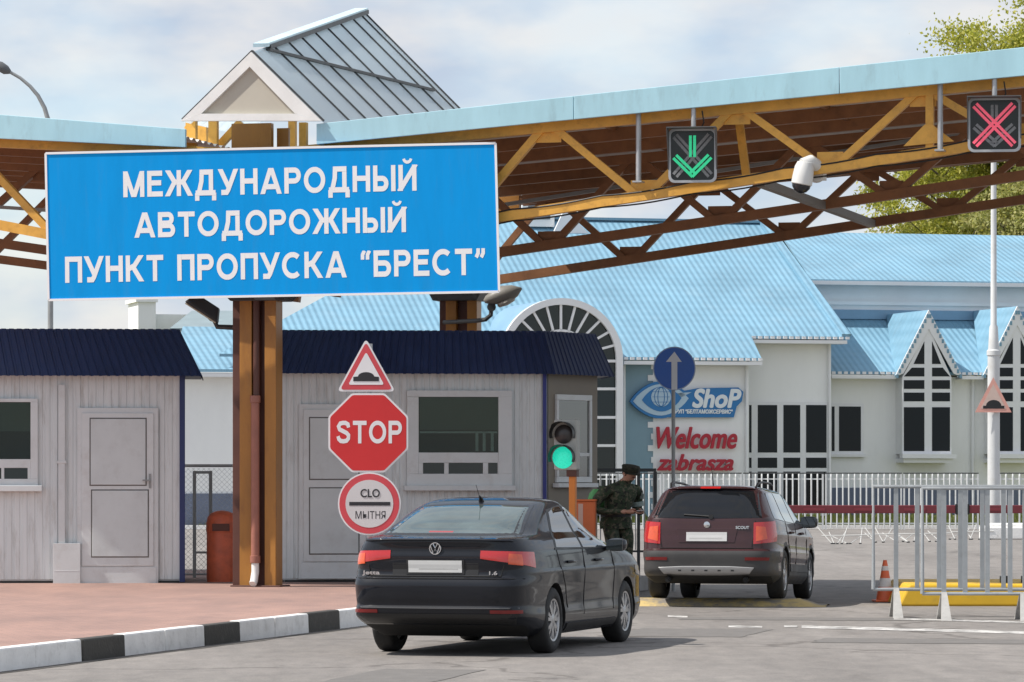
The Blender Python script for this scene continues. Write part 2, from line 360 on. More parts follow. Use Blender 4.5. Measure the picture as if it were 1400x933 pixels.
def pavement():
    q = lambda t, o: tuple(kA+kd*t+kn*o)
    a, b_ = q(-16, .15), q(KEND, .15)
    pts = [a, b_, (b_[0]-.8, b_[1]+2.2), (b_[0]-3.5, b_[1]+3.6), (-60, b_[1]+8), (-60, a[1])]
    o = MB().prism(pts, -.3, PZ, 'z').build('pavement', pav); o['kind'] = 'structure'
    # kerb stones
    bounds = [along(p) for p in (115, 173, 282, 331, 424, 467)]
    segs = []
    t = bounds[0]; segs.append((t-2.3, t, 0))
    t0 = t-2.3; col = 1
    while t0 > -16: n_ = 1.15 if col else 2.3; segs.append((t0-n_, t0, col)); t0 -= n_; col ^= 1
    col = 1
    for i in range(5): segs.append((bounds[i], bounds[i+1], col)); col ^= 1
    t0 = bounds[-1]; col = 0
    while t0 < KEND-6: n_ = 1.15 if col else 2.3; segs.append((t0, t0+n_, col)); t0 += n_; col ^= 1
    segs.append((t0, KEND, 2))
    mb = MB()
    for s0, s1, c_ in segs:
        n_ = max(1, round((s1-s0)/1.15)); l_ = (s1-s0)/n_
        for k in range(n_):
            e0 = s0+k*l_+.006; e1 = s0+(k+1)*l_-.006; j = random.uniform(-.008, .008); hj = random.uniform(0, .012)
            A, B, Cc, D = q(e0, j), q(e1, j), q(e1, .15), q(e0, .15)
            mb.hexa([(*A,-.3),(*B,-.3),(*Cc,-.3),(*D,-.3)], [(*q(e0,.02+j),PZ+hj),(*q(e1,.02+j),PZ+hj),(*Cc,PZ+hj),(*D,PZ+hj)], c_)
    b3 = Vector(b_)
    ex = [Vector(q(KEND, .0)), b3+Vector((-.65, 2.3)), b3+Vector((-3.4, 3.75)), Vector((-60, b_[1]+8.15))]
    inn = [b3, b3+Vector((-.8, 2.2)), b3+Vector((-3.5, 3.6)), Vector((-60, b_[1]+8))]
    for i in range(3):
        mb.hexa([(*ex[i],-.3),(*ex[i+1],-.3),(*inn[i+1],-.3),(*inn[i],-.3)], [(*ex[i],PZ+.006),(*ex[i+1],PZ+.006),(*inn[i+1],PZ+.006),(*inn[i],PZ+.006)], 2)
    k = mb.build('kerb', [kerbw, kerbb, kerbg], bevel=.018); k['kind'] = 'structure'
    # worn grit strip along the foot of the kerb
    st = MB(); n_ = 60
    rows = []
    for i in range(n_+1):
        t = -12+i*(KEND+12)/n_; w_ = .14+.1*noise.noise((t*.7, 3, 0))
        rows.append([(*q(t, -.01), .004), (*q(t, -w_), .004)])
    gr = mat('gutter_grit', (.11,.10,.09), .95, var=.25, scale=6)
    o = st.grid(rows).build('gutter_dirt', gr); o['kind'] = 'structure'
pavement()
def worn_paint(name, col, under_, lo, hi, scale=3):
    m = mat(name, col, .7, var=0); N, L, b = nodes_of(m)
    tc = N.new('ShaderNodeTexCoord'); n = N.new('ShaderNodeTexNoise'); n.inputs['Scale'].default_value = scale; n.inputs['Detail'].default_value = 8; n.inputs['Roughness'].default_value = .72
    L.new(tc.outputs['Object'], n.inputs[0]); r = N.new('ShaderNodeMapRange'); r.inputs[1].default_value = lo; r.inputs[2].default_value = hi; L.new(n.outputs[0], r.inputs[0])
    x = N.new('ShaderNodeMixRGB'); x.inputs[1].default_value = (*col, 1); x.inputs[2].default_value = (*under_, 1); L.new(r.outputs[0], x.inputs[0]); L.new(x.outputs[0], b.inputs['Base Color'])
    return m
wl = worn_paint('worn_white_line', (.62,.60,.57), (.20,.19,.18), .42, .58, 4)
mk = MB()
def mark(x0, y0, x1, y1, wpx):
    a = gnd(x0, y0-wpx/2); b = gnd(x0, y0+wpx/2); c_ = gnd(x1, y1+wpx/2); d = gnd(x1, y1-wpx/2)
    mk.add([(*p, .004) for p in (a, b, c_, d)], [(0,1,2,3)])
mark(1096, 857.5, 1460, 867, 3.6); mark(1072, 857, 1090, 857.3, 2.6); mark(996, 857, 1042, 858, 2.6); mark(913, 843, 940, 844, 2.4)
mark(1222, 846.5, 1460, 853, 2.0)
o = mk.build('road_marking', wl)
pt = MB(); rnd_ = random.Random(4)
for (cx_, cy_, w_, l_, a_) in ((1.9, 43.2, 1.5, 2.2, -14), (-1.0, 33.5, .9, 3.2, -12), (4.2, 41.0, 2.2, 1.1, -10), (3.6, 47.3, 3.2, .9, -6)):
    ring_ = []
    for k in range(28):
        t_ = k/28*4; s_ = int(t_); f_ = t_-s_; q_ = [(-1+2*f_, -1), (1, -1+2*f_), (1-2*f_, 1), (-1, 1-2*f_)][s_]; j_ = rnd_.uniform(-.03, .03)
        x_, y_ = q_[0]*w_/2+j_, q_[1]*l_/2+j_*2; c__, s__ = math.cos(R(a_)), math.sin(R(a_)); ring_.append((cx_+x_*c__-y_*s__, cy_+x_*s__+y_*c__, .0035))
    pt.add(ring_, [tuple(range(28))])
po = pt.build('road_patch', mat('patch_asphalt', (.150,.140,.131), .9, var=.16, scale=5, grime=.4, gcol=(.10,.095,.09), bump=.4, bscale=50)); po['kind'] = 'structure'
o = o; o['kind'] = 'structure'
# yellow speed hump under the rear wheels of the second car
FH = Fr(2.55, 52.25, -8)
def hump():
    yw = worn_paint('worn_yellow', (.55,.41,.17), (.22,.20,.18), .44, .58, 2.2)
    rows = []
    for i in range(25):
        u = -1.35+i*2.9/24; rows.append([FH.w(u, -.48+.96*j/12, -.01+.108*math.sin(math.pi*j/12)**.7*(1 if u < 1.2 else max(.3, 1-(u-1.2)*3))) for j in range(13)])
    o = MB().grid(rows).build('speed_hump', yw, smooth=60); tag(o, 'low worn yellow speed hump under the rear wheels of the brown estate car', 'speed bump')
hump()

# ---------------------------------------------------------------- canopy
FC = Fr(*at(350, 53.9), -14)
def canopy():
    t = thing('canopy', 'large butterfly canopy on ochre trusses with a pale blue fascia above the road lanes', 'canopy', FC.loc(0), FC.a)
    VF = -.75; VB = 10.6
    def line(p0, p1):
        (u0, z0), (u1, z1) = FC.px(*p0, VF), FC.px(*p1, VF); return lambda u: z0+(u-u0)*(z1-z0)/(u1-u0)
    rb, rt = line((433,198), (1400,104)), line((433,170), (1400,65)); lb, lt = line((255,202), (0,190)), line((255,177), (0,157))
    drop = lambda v: 0*v
    uR0, uR1 = FC.u(433, VF), 11.5; uL0, uL1 = FC.u(255, VF), -10.0
    sheet = mat('roof_sheet', (.33,.50,.56), .5, var=.1)
    for zb, zt, u0, u1 in ((rb, rt, uR0, uR1), (lb, lt, uL0, uL1)):
        a, b_ = sorted((u0, u1))
        m = MB(); n_ = int((VB-VF)/.25)
        rows = [[], []]
        for i in range(n_*4+1):                     # trapezoid ribs along u, stepping through the depth
            v = VF+.03+i*(VB-VF-.06)/(n_*4); off = .035 if (i % 4) in (1, 2) else 0
            rows[0].append((a+.02, v, zb(a)+.12+drop(v)+off)); rows[1].append((b_-.02, v, zb(b_)+.12+drop(v)+off))
        m.grid(rows); m.build('roof', under, t)
        n_ = max(2, round((b_-a)/3.0))
        for i in range(n_):
            p, q = a+(b_-a)*i/n_+.004, a+(b_-a)*(i+1)/n_-.004; j = random.uniform(-.006, .006)
            MB().hexa([(p,VF-.03+j,zb(p)),(q,VF-.03+j,zb(q)),(q,VF+.02,zb(q)),(p,VF+.02,zb(p))],
                      [(p,VF-.03+j,zt(p)),(q,VF-.03+j,zt(q)),(q,VF+.02,zt(q)),(p,VF+.02,zt(p))]).build('fascia', bluefascia, t, bevel=.006)
        for e in ((u0,) if u0 > 0 else ()):
            s_ = .02 if e > 0 else -.02
            MB().box(min(e, e+s_), max(e, e+s_), VF+.025, VF+2.5, zb(e), zt(e)).build('fascia', bluefascia, t)
        MB().hexa([(a,VB,zb(a)+drop(VB)-.05),(b_,VB,zb(b_)+drop(VB)-.05),(b_,VB+.05,zb(b_)+drop(VB)-.05),(a,VB+.05,zb(a)+drop(VB)-.05)],
                  [(a,VB,zt(a)+drop(VB)),(b_,VB,zt(b_)+drop(VB)),(b_,VB+.05,zt(b_)+drop(VB)),(a,VB+.05,zt(a)+drop(VB))]).build('fascia', bluefascia, t)
        for v in (1.6, 3.3, 6.7, 8.4, 10.4):
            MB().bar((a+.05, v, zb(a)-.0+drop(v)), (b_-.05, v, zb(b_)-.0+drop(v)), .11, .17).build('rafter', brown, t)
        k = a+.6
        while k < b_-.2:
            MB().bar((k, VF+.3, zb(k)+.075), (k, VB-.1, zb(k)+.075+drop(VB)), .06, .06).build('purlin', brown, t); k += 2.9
    # trusses
    def truss(v, low, bots, tops, m_, w, zb, ucol, uend, sgn):
        (u0, z0), (u1, z1) = FC.px(*low[0], v), FC.px(*low[1], v)
        zl = lambda u: z0+(u-u0)*(z1-z0)/(u1-u0); ztop = lambda u: zb(u)-.03+drop(v)
        mb = MB(); a = ucol; b_ = uend
        mb.bar((a, v, zl(a)), (b_, v, zl(b_)), w, w); mb.bar((a, v, ztop(a)), (b_, v, ztop(b_)), w, w)
        nd = sorted([(FC.u(p, v), 0) for p in bots]+[(FC.u(p, v), 1) for p in tops])
        nd = [n_ for n_ in nd if min(a, b_)-.1 < n_[0] < max(a, b_)+.1]
        for (ua, ka), (ub, kb) in zip(nd, nd[1:]):
            e = .1 if ub > ua else -.1
            pa = (ua+e, v+.006, ztop(ua+e)-.03 if ka else zl(ua+e)+.03); pb = (ub-e, v+.006, ztop(ub-e)-.03 if kb else zl(ub-e)+.03)
            mb.bar(pa, pb, w*.78, w*.72)
        for un, kk in nd:                            # gusset plates
            if kk: mb.box(un-.17, un+.17, v-.006, v+.006, ztop(un)-.2, ztop(un)-.02)
            else: mb.box(un-.17, un+.17, v-.006, v+.006, zl(un)+.02, zl(un)+.2)
        o = mb.build('truss', m_, t)
        return zl, ztop, o
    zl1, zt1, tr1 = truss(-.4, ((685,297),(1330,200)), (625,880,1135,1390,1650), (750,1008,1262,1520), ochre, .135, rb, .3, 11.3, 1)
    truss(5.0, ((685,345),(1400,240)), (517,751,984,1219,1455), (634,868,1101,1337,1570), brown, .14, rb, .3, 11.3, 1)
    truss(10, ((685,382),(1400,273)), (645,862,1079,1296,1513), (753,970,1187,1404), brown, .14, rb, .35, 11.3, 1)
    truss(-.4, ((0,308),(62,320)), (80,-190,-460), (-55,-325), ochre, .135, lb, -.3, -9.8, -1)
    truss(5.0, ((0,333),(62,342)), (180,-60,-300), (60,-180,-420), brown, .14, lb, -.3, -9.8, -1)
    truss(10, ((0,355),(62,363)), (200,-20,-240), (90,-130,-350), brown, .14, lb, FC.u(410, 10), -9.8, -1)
    # extra posts, bracing between the trusses, hanger pipes
    for p in (1263,):
        u = FC.u(p, -.4); MB().bar((u+.08, -.41, zl1(u)), (u+.08, -.41, zt1(u)), .1, .1).build('truss_post', ochre, t)
        MB().prism([(u-.25, zl1(u)+.09), (u+.4, zl1(u)+.14), (u+.12, zl1(u)+.36), (u+.02, zl1(u)+.36)], -.485, -.472).build('gusset', ochre, t)
    u = FC.u(1022, .6); MB().bar((u, .6, zl1(u)+.05), (u-.12, .6, zt1(u)), .1, .09).build('truss_post', ochre, t)
    a = FC.px(1040, 250, -.2); b_ = FC.px(1192, 306, 9.9)
    MB().bar((a[0], -.2, a[1]), (b_[0], 9.9, b_[1]), .11, .11).build('wind_brace', mat('brace_grey', (.17,.155,.14), .6, var=.15), t)
    a = FC.px(690, 280, 6.5); b_ = FC.px(1400, 166, 6.5)
    MB().bar((a[0], 6.5, a[1]), (b_[0]+2, 6.5, b_[1]+.25), .055, .055).build('conduit', greysteel, t)
    a = FC.px(0, 285, 4); b_ = FC.px(62, 291, 4)
    MB().bar((a[0]-3, 4, a[1]+.25), (b_[0]+2.4, 4, b_[1]-.15), .05, .05).build('conduit', greysteel, t)
    for p, y0, y1 in ((873, 150, 248), (1285.5, 106, 205)):
        u, z1 = FC.px(p, y0, -.6); z0 = FC.px(p, y1, -.6)[1]
        MB().tube((u, -.6, z0), (u, -.6, z1+.12), .035).box(u-.06, u+.06, -.7, -.5, z0-.02, z0).build('hanger_pipe', galv, t)
    # cables clipped along the front truss
    for dz, v_ in ((.075, -.47), (-.075, -.44)):
        P_ = [(u_, v_, zl1(u_)+dz-.03*abs(math.sin(u_*2.6))) for u_ in np.linspace(.4, 10.5, 60)]
        MB().path(P_, .011, 5).build('cable', black, t)
    for p in (947, 1359.5):
        ua = FC.u(p, -.7); MB().path([(ua+.12, -.68, zt1(ua)), (ua+.14, -.66, zt1(ua)-.15), (ua+.05, -.66, zt1(ua)-.32)], .01, 5).build('cable', black, t)
    # columns
    def column(uc, v, ztop_):
        c_ = MB()
        c_.box(uc-.19, uc-.02, v-.13, v+.17, PZ, ztop_, 0).box(uc+.16, uc+.32, v-.13, v+.17, PZ, ztop_, 0)
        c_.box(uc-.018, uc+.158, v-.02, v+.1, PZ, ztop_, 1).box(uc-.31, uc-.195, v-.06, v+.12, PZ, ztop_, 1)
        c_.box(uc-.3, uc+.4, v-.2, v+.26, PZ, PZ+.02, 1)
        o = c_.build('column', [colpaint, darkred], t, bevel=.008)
        return o
    column(0, 0, 6.05); column(FC.u(628, 10.3), 10.3, 5.95)
    a0 = FC.z(350, 412, -.05)
    MB().prism([(-.42, a0+.12), (.55, a0+.12), (.42, a0), (-.3, a0)], -.2, .3).build('column_head', darksteel, t, bevel=.01)
    uu = FC.u(628, 10.3); a1 = FC.z(628, 412, 10.3)
    MB().prism([(uu-.5, a1+.25), (uu+.5, a1+.25), (uu+.36, a1), (uu-.36, a1)], 10.0, 10.6).build('column_head', darksteel, t, bevel=.01)
    # downpipe in the recess of the front column
    ud = FC.u(349, -.16)
    zj = FC.z(349, 546, -.16); zw = FC.z(349, 770, -.16)
    dp = MB().tube((ud, -.1, zj), (ud, -.1, 5.9), .05, mi=1).tube((ud, -.16, zw), (ud, -.16, zj), .058, mi=0)
    dp.path([(ud, -.16, zw), (ud, -.16, PZ+.2), (ud-.005, -.2, PZ+.08), (ud-.01, -.24, PZ+.04)], .052, mi=2)
    for z in (zj, zw+.05): dp.lathe([(.062, z-.05), (.07, z-.045), (.07, z+.045), (.062, z+.05)], 16, (ud, -.16, 0), mi=0)
    dp.build('downpipe', [pipered, darkred, white], t, smooth=40)
    # framing visible in the gap between the two wings
    gp = MB()
    for p, y0, y1, v, w in ((262, 165, 205, .2, .14), (276, 165, 205, 2.2, .16), (292, 165, 205, 1.2, .12), (415, 168, 205, .2, .1), (400, 165, 205, 2.6, .1)):
        u, z = FC.px(p, y0, v); gp.box(u-w/2, u+w/2, v-.05, v+.05, FC.z(p, y1, v), z); gp.build('framing', ochre, t); gp = MB()
    a = FC.px(295, 205, 1.4); b_ = FC.px(330, 167, 1.4); gp.bar((a[0], 1.4, a[1]), (b_[0], 1.4, b_[1]), .1, .1); gp.build('framing', ochre, t); gp = MB()
    a = FC.px(255, 172, 3); b_ = FC.px(300, 200, 3); gp.bar((a[0], 3, a[1]), (b_[0], 3, b_[1]), .09, .09)
    gp.build('framing', ochre, t)
    g2 = MB()
    for v in (1.0, 4.0, 7.0, 10.0): g2.bar((uL0-.1, v, 5.95+drop(v)), (uR0+.1, v, 5.95+drop(v)), .16, .3); g2.build('valley_beam', colpaint, t); g2 = MB()
    a = FC.px(318, 170, .35); b_ = FC.px(372, 205, .35); g2.box(a[0], b_[0], .3, .42, b_[1], a[1]); g2.build('valley_panel', colpaint, t); g2 = MB()
    a = FC.px(380, 176, .6); b_ = FC.px(396, 205, .6); g2.box(a[0], b_[0], .55, .62, b_[1], a[1])
    g2.build('valley_panel', colpaint, t)
    # skylight: rising ridge over the valley
    def P(x, y, v): u, z = FC.px(x, y, v); return Vector((u, v, z))
    V0, V1 = -.8, 7.0
    Rf, Rb = P(345, 72, V0), P(497, 18, V1); Ef, Lf = P(441, 166, V0), P(249, 166, V0); Eb = P(625, 147, V1)
    Eb = Rb+(Eb-Rb)*1.25; Efx = Rf+(Ef-Rf)*1.02; Lb = Vector((2*Rb.x-Eb.x, V1, Eb.z))
    poly = bpy.data.materials.new('polycarbonate'); poly.use_nodes = True; N, L, b_ = nodes_of(poly)
    b_.inputs['Base Color'].default_value = (.66,.71,.74,1); b_.inputs['Roughness'].default_value = .25
    trn = N.new('ShaderNodeBsdfTranslucent'); trn.inputs[0].default_value = (.72,.78,.82,1); tr_ = N.new('ShaderNodeBsdfTransparent'); tr_.inputs[0].default_value = (.85,.93,.97,1)
    m1 = N.new('ShaderNodeMixShader'); m1.inputs[0].default_value = .6; m2 = N.new('ShaderNodeMixShader'); m2.inputs[0].default_value = .28
    L.new(b_.outputs[0], m1.inputs[1]); L.new(trn.outputs[0], m1.inputs[2]); L.new(m1.outputs[0], m2.inputs[1]); L.new(tr_.outputs[0], m2.inputs[2])
    L.new(m2.outputs[0], N['Material Output'].inputs[0])
    e = Vector((0,0,.008))
    sk = MB()
    for q in ((Rf, Rb, Eb, Efx), (Rf, Rb, Lb, Lf)):
        sk.hexa([p-e for p in q], [p+e for p in q])
    sk.build('skylight', poly, t)
    bt = MB()
    for i in range(10):
        f = [.0, .155, .27, .385, .505, .62, .74, .865, .955, 1][i]
        p = Rf.lerp(Rb, f); q = p+(Eb-Rb)*(.995 if f > .5 else .99); q2 = Efx.lerp(Eb, f); q = p.lerp(q2, 1)
        bt.bar(p+e*3, q+e*3, .024, .024)
        q3 = Lf.lerp(Lb, f); bt.bar(p+e*3, q3+e*3, .024, .024)
    bt.bar(Rf.lerp(Rb, .09)+(Efx.lerp(Eb, .09)-Rf.lerp(Rb, .09))*.06+e*6, Efx.lerp(Eb, .93).lerp(Rf.lerp(Rb, .93), .32)+e*6, .06, .035)
    bt.build('batten', darksteel, t)
    MB().bar(Rf.lerp(Rb, .08)+Vector((-.03,0,.05)), Rb+Vector((-.03,0,.05)), .2, .05).build('ridge_cap', mat('ridge_pale', (.50,.66,.72), .45, var=.06), t)
    MB().bar(Rf.lerp(Rb, .1)+Vector((.05,0,.015)), Rb+Vector((.05,0,.015)), .07, .06).build('ridge_bar', darksteel, t)
    # front gable: white boards and a cream panel
    gi = [P(343, 92, V0), P(405, 156, V0), P(277, 156, V0)]
    beige = mat('cream_panel', (.46,.43,.36), .7, var=.05, scale=2)
    MB().prism([(p.x, p.z) for p in gi], V0-.01, V0+.03).build('gable_panel', beige, t)
    tr = MB(); wv = (V0-.06, V0+.02)
    A, B_, C_ = (Rf.x, Rf.z), (Ef.x, Ef.z), (Lf.x, Lf.z); a_, b2, c2 = [(p.x, p.z) for p in gi]
    tr.prism([A, B_, b2, a_], *wv).prism([A, a_, c2, C_], *wv)
    tr.prism([C_, (c2[0]+.002, c2[1]-.002), (b2[0]-.002, b2[1]-.002), B_], V0-.063, V0+.017)
    tr.build('gable_board', white, t)
    return rb, lb
RB, LB = canopy()

# ---------------------------------------------------------------- the blue border sign
def border_sign():
    fs = Fr(*at(370, 52.85), -9)
    roll = R(.65)
    t = thing('border_sign', 'huge sky blue sign with three lines of white Cyrillic capitals hung under the canopy', 'sign', fs.loc(0), fs.a)
    c_ = [fs.px(62.5, 210), fs.px(677.5, 196), fs.px(682.5, 399), fs.px(66.5, 410.5)]
    blue = mat('sign_blue', (.0,.30,.74), .6, var=.07, scale=1.5, spec=.15, grime=.22, gcol=(.06,.26,.52), stretch=(2.5,1,.35))
    lw = mat('sign_white', (.82,.82,.82), .45, var=.03)
    MB().hexa([(u, -.0, z) for u, z in c_], [(u, .06, z) for u, z in c_]).build('panel', blue, t)
    fr = MB()
    for i in range(4):
        a, b_ = Vector((c_[i][0], -.0, c_[i][1])), Vector((c_[(i+1) % 4][0], -.0, c_[(i+1) % 4][1]))
        fr.bar(a, b_,   .03, .024 if i in (0,) else .018, up=(0,1,0))
    fr.build('frame', lw, t)
    bk = MB()
    for u in (-2.6, -1.3, 1.3, 2.6): bk.box(u-.03, u+.03, .062, .12, c_[3][1]+.05, c_[0][1]-.05)
    for z in (c_[3][1]+.3, c_[0][1]-.3): bk.box(-2.9, 2.9, .122, .17, z-.03, z+.03); bk.box(-.28, -.2, .172, 1.35, z-.04, z+.04); bk.box(.12, .2, .172, 1.35, z-.04, z+.04)
    bk.build('bracket', darksteel, t)
    for body, x0, x1, y0, y1 in (('МЕЖДУНАРОДНЫЙ', 168.5, 569.5, 230, 265.5), ('АВТОДОРОЖНЫЙ', 184, 555, 287, 321.5), ('ПУНКТ ПРОПУСКА “БРЕСТ”', 89, 663.5, 345.5, 381.5)):
        xm, ym = (x0+x1)/2, (y0+y1)/2
        u0, u1 = fs.u(x0), fs.u(x1); z0, z1 = fs.z(xm, y1), fs.z(xm, y0)
        tb = stroke_text(body, u1-u0, z1-z0, .0008, .20, .135)
        tb.xf(Matrix.Translation(((u0+u1)/2, -.0015, (z0+z1)/2)) @ Matrix.Rotation(-roll, 4, 'Y'))
        tb.build('lettering', lw, t, fix=False)
border_sign()

# ---------------------------------------------------------------- kiosks
def corr(mb, a0, a1, b0, b1, pitch=.1, depth=.012, mi=0):
    """ribbed sheet between the line a0-a1 (below) and b0-b1 (above)"""
    a0, a1, b0, b1 = map(Vector, (a0, a1, b0, b1)); L_ = (a1-a0).length; n = max(1, round(L_/pitch))
    nm = (a1-a0).cross(b0-a0).normalized()
    r0, r1 = [], []
    for i in range(n):
        for f, d in ((0, 0), (.56, 0), (.64, depth), (.92, depth)):
            t = (i+f)/n; r0.append(a0.lerp(a1, t)-nm*d); r1.append(b0.lerp(b1, t)-nm*d)
    r0.append(a1); r1.append(b1)
    return mb.grid([r0, r1], mi)
def offset(pts, d):
    out = []
    for i, p in enumerate(pts):
        p = Vector(p); e = []
        if i: e.append((p-Vector(pts[i-1])).normalized())
        if i < len(pts)-1: e.append((Vector(pts[i+1])-p).normalized())
        n = [Vector((k.y, -k.x)) for k in e]
        if len(n) == 1: out.append(p+n[0]*d)
        else: m_ = (n[0]+n[1]).normalized(); out.append(p+m_*d/max(.3, m_.dot(n[0])))
    return out
def kiosk(t, plan, zt0, zt1, over=.26, back=.12):
    """plan: outline from the left front corner round to the right, clockwise seen from above reversed"""
    zw = zt0+.1
    w = MB(); body = [tuple(Vector(p)) for p in offset(plan, -.03)]
    w.prism(body, PZ+.03, zw, 'z', 1)
    for p, q in zip(plan, plan[1:]): corr(w, (*p, PZ+.05), (*q, PZ+.05), (*p, zw), (*q, zw), .105, .012, 0)
    w.build('wall', [cladding, doorpan], t)
    MB().prism(offset(plan, -.05), PZ-.0, PZ+.05, 'z').build('plinth', darksteel, t)
    lo, hi = offset(plan, over), offset(plan, -back)
    r = MB()
    for i in range(len(plan)-1): corr(r, (*lo[i], zt0), (*lo[i+1], zt0), (*hi[i], zt1), (*hi[i+1], zt1), .115, .012)
    r.prism([tuple(p) for p in hi], zt1-.03, zt1-.005, 'z'); r.prism([tuple(p) for p in offset(plan, over-.03)], zt0+.012, zt0+.03, 'z')
    r.build('roof', navy, t)
roller = mat('roller_blind', (.16,.20,.18), .8, var=.08)
def kiosk_glass():
    m = mat('kiosk_glass', (.02,.03,.03), .04, var=0); N, L, b = nodes_of(m)
    gl = N.new('ShaderNodeBsdfGlossy'); gl.inputs['Roughness'].default_value = .02; tr = N.new('ShaderNodeBsdfTransparent'); tr.inputs[0].default_value = (.62,.70,.67,1)
    fr = N.new('ShaderNodeFresnel'); fr.inputs[0].default_value = 1.42; mx = N.new('ShaderNodeMixShader')
    L.new(fr.outputs[0], mx.inputs[0]); L.new(tr.outputs[0], mx.inputs[1]); L.new(gl.outputs[0], mx.inputs[2]); L.new(mx.outputs[0], N['Material Output'].inputs[0])
    return m
kglass = kiosk_glass()
interior = mat('dim_interior', (.035,.045,.042), .8, var=.3, scale=4)
seal = mat('grey_seal', (.13,.125,.12), .7, var=.1)
def kdoor(t, F, x0, x1, y0, y1, yk, up, low, hx, v=0.0, trim=10):
    d = MB()
    ym = (y0+y1)/2
    rect(d, F, x0-trim*.7, y0-trim*.8, x1+trim*.7, yk, v, .022, .0)
    d.build('door_frame', pvc, t, bevel=.004)
    e = MB(); rect(e, F, x0, y0, x1, y1, v-.024, .02, .0); dd = e.build('door', pvc, t, bevel=.005)
    for a in (up, low):
        s_ = MB(); rect(s_, F, a[0]-1.6, a[1]-1.6, a[2]+1.6, a[3]+1.6, v-.044, .003, .0, 0); s_.build('gasket', seal, dd)
        s_ = MB(); rect(s_, F, a[0], a[1], a[2], a[3], v-.0475, .008, .0, 0); s_.build('door_panel', doorpan, dd, bevel=.004)
    k = MB(); rect(k, F, x0-trim*.4, y1+1.5, x1+trim*.4, yk-.5, v-.0225, .012, .0); k.build('kick_plate', pvc, t, bevel=.004)
    if hx:
        u, z = F.px(hx, y0+(y1-y0)*.44, v); h = MB().box(u-.015, u+.015, v-.058, v-.045, z-.11, z+.09); h.bar((u, v-.06, z), (u, v-.10, z), .02, .02); h.bar((u+.01, v-.095, z), (u-.1, v-.095, z), .02, .022); h.build('handle', greysteel, dd)
def kwindow(t, F, out, pane, lows, sill, v=0.0, blind=None):
    f = MB()
    x0, y0, x1, y1 = out; p0, q0, p1, q1 = pane
    lx0, ly0, lx1, ly1 = lows[0]
    rect(f, F, x0, y0, x1, q0, v, .05, 0); rect(f, F, x0, ly1, x1, y1, v, .05, 0); rect(f, F, x0, q0, p0, ly1, v, .05, 0); rect(f, F, p1, q0, x1, ly1, v, .05, 0)
    rect(f, F, p0, q1, p1, ly0, v, .046, 0)
    w = f.build('window', pvc, t, bevel=.005)
    m_ = MB(); rect(m_, F, p0, q0, p1, q1, v-.03, .004, .0); m_.build('pane', kglass, w)
    m_ = MB(); rect(m_, F, p0, q0, p1, q1, v-.02, .003, .0); m_.build('interior', interior, w)
    if blind: m_ = MB(); rect(m_, F, blind[0], blind[1], blind[2], blind[3], v-.024, .003, 0); m_.build('blind', roller, w)
    px_ = p0; fr2 = MB()
    for a in lows: rect(fr2, F, px_, ly0, a[0], ly1, v, .044, 0); px_ = a[2]
    if px_ < p1: rect(fr2, F, px_, ly0, p1, ly1, v, .044, 0)
    fr2.build('hatch_frame', pvc, w, bevel=.004)
    for a in lows: m_ = MB(); rect(m_, F, a[0], ly0, a[2], ly1, v-.025, .004, 0); m_.build('hatch_pane', glassdark, w)
    if sill: m_ = MB(); rect(m_, F, sill[0], sill[1], sill[2], sill[3], v-.002, .13, 0); m_.build('sill', pvc, w, bevel=.006)
K1 = Fr(*at(250, 55.7), 4)
def kiosk_one():
    t = thing('kiosk', 'white ribbed booth with dark blue roof and single door, left of the ochre column', 'booth', K1.loc(0), K1.a)
    z0, z1 = K1.z(200, 514, -.25), K1.z(200, 450, .1)
    L_ = K1.u(-190)
    kiosk(t, [(L_, 0), (0, 0), (0, 2.4)], z0, z1, .27, .05)
    c_ = MB().box(-.045, .03, -.035, .04, PZ+.01, z0+.06); c_.build('corner_post', mat('blue_post', (.02,.035,.13), .5), t, bevel=.005)
    kdoor(t, K1, 112, 210, 565, 774, 799, (124, 573, 199, 663), (126, 671, 202, 761), 205, -.02, 9)
    kwindow(t, K1, (-90, 545, 52, 670), (-70, 550, 42, 628), [(-66, 640, -34, 655), (-30, 640, 2, 655), (6, 640, 38, 655)], (-95, 664, 58, 672), -.012, (-70, 551, 42, 590))
    m_ = MB(); rect(m_, K1, 80, 526, 89, 745, -.013, .05, 0); rect(m_, K1, 78, 630, 91, 634, -.013, .055, 0); m_.build('cable_duct', pvc, t, bevel=.004)
    m_ = MB(); rect(m_, K1, 73, 743, 110, 803, -.013, .09, 0); rect(m_, K1, 74, 780, 109, 781, -.1, .005, 0); m_.build('cable_box', pvc, t, bevel=.006)
kiosk_one()
K2 = Fr(*at(385, 56.0), 6)
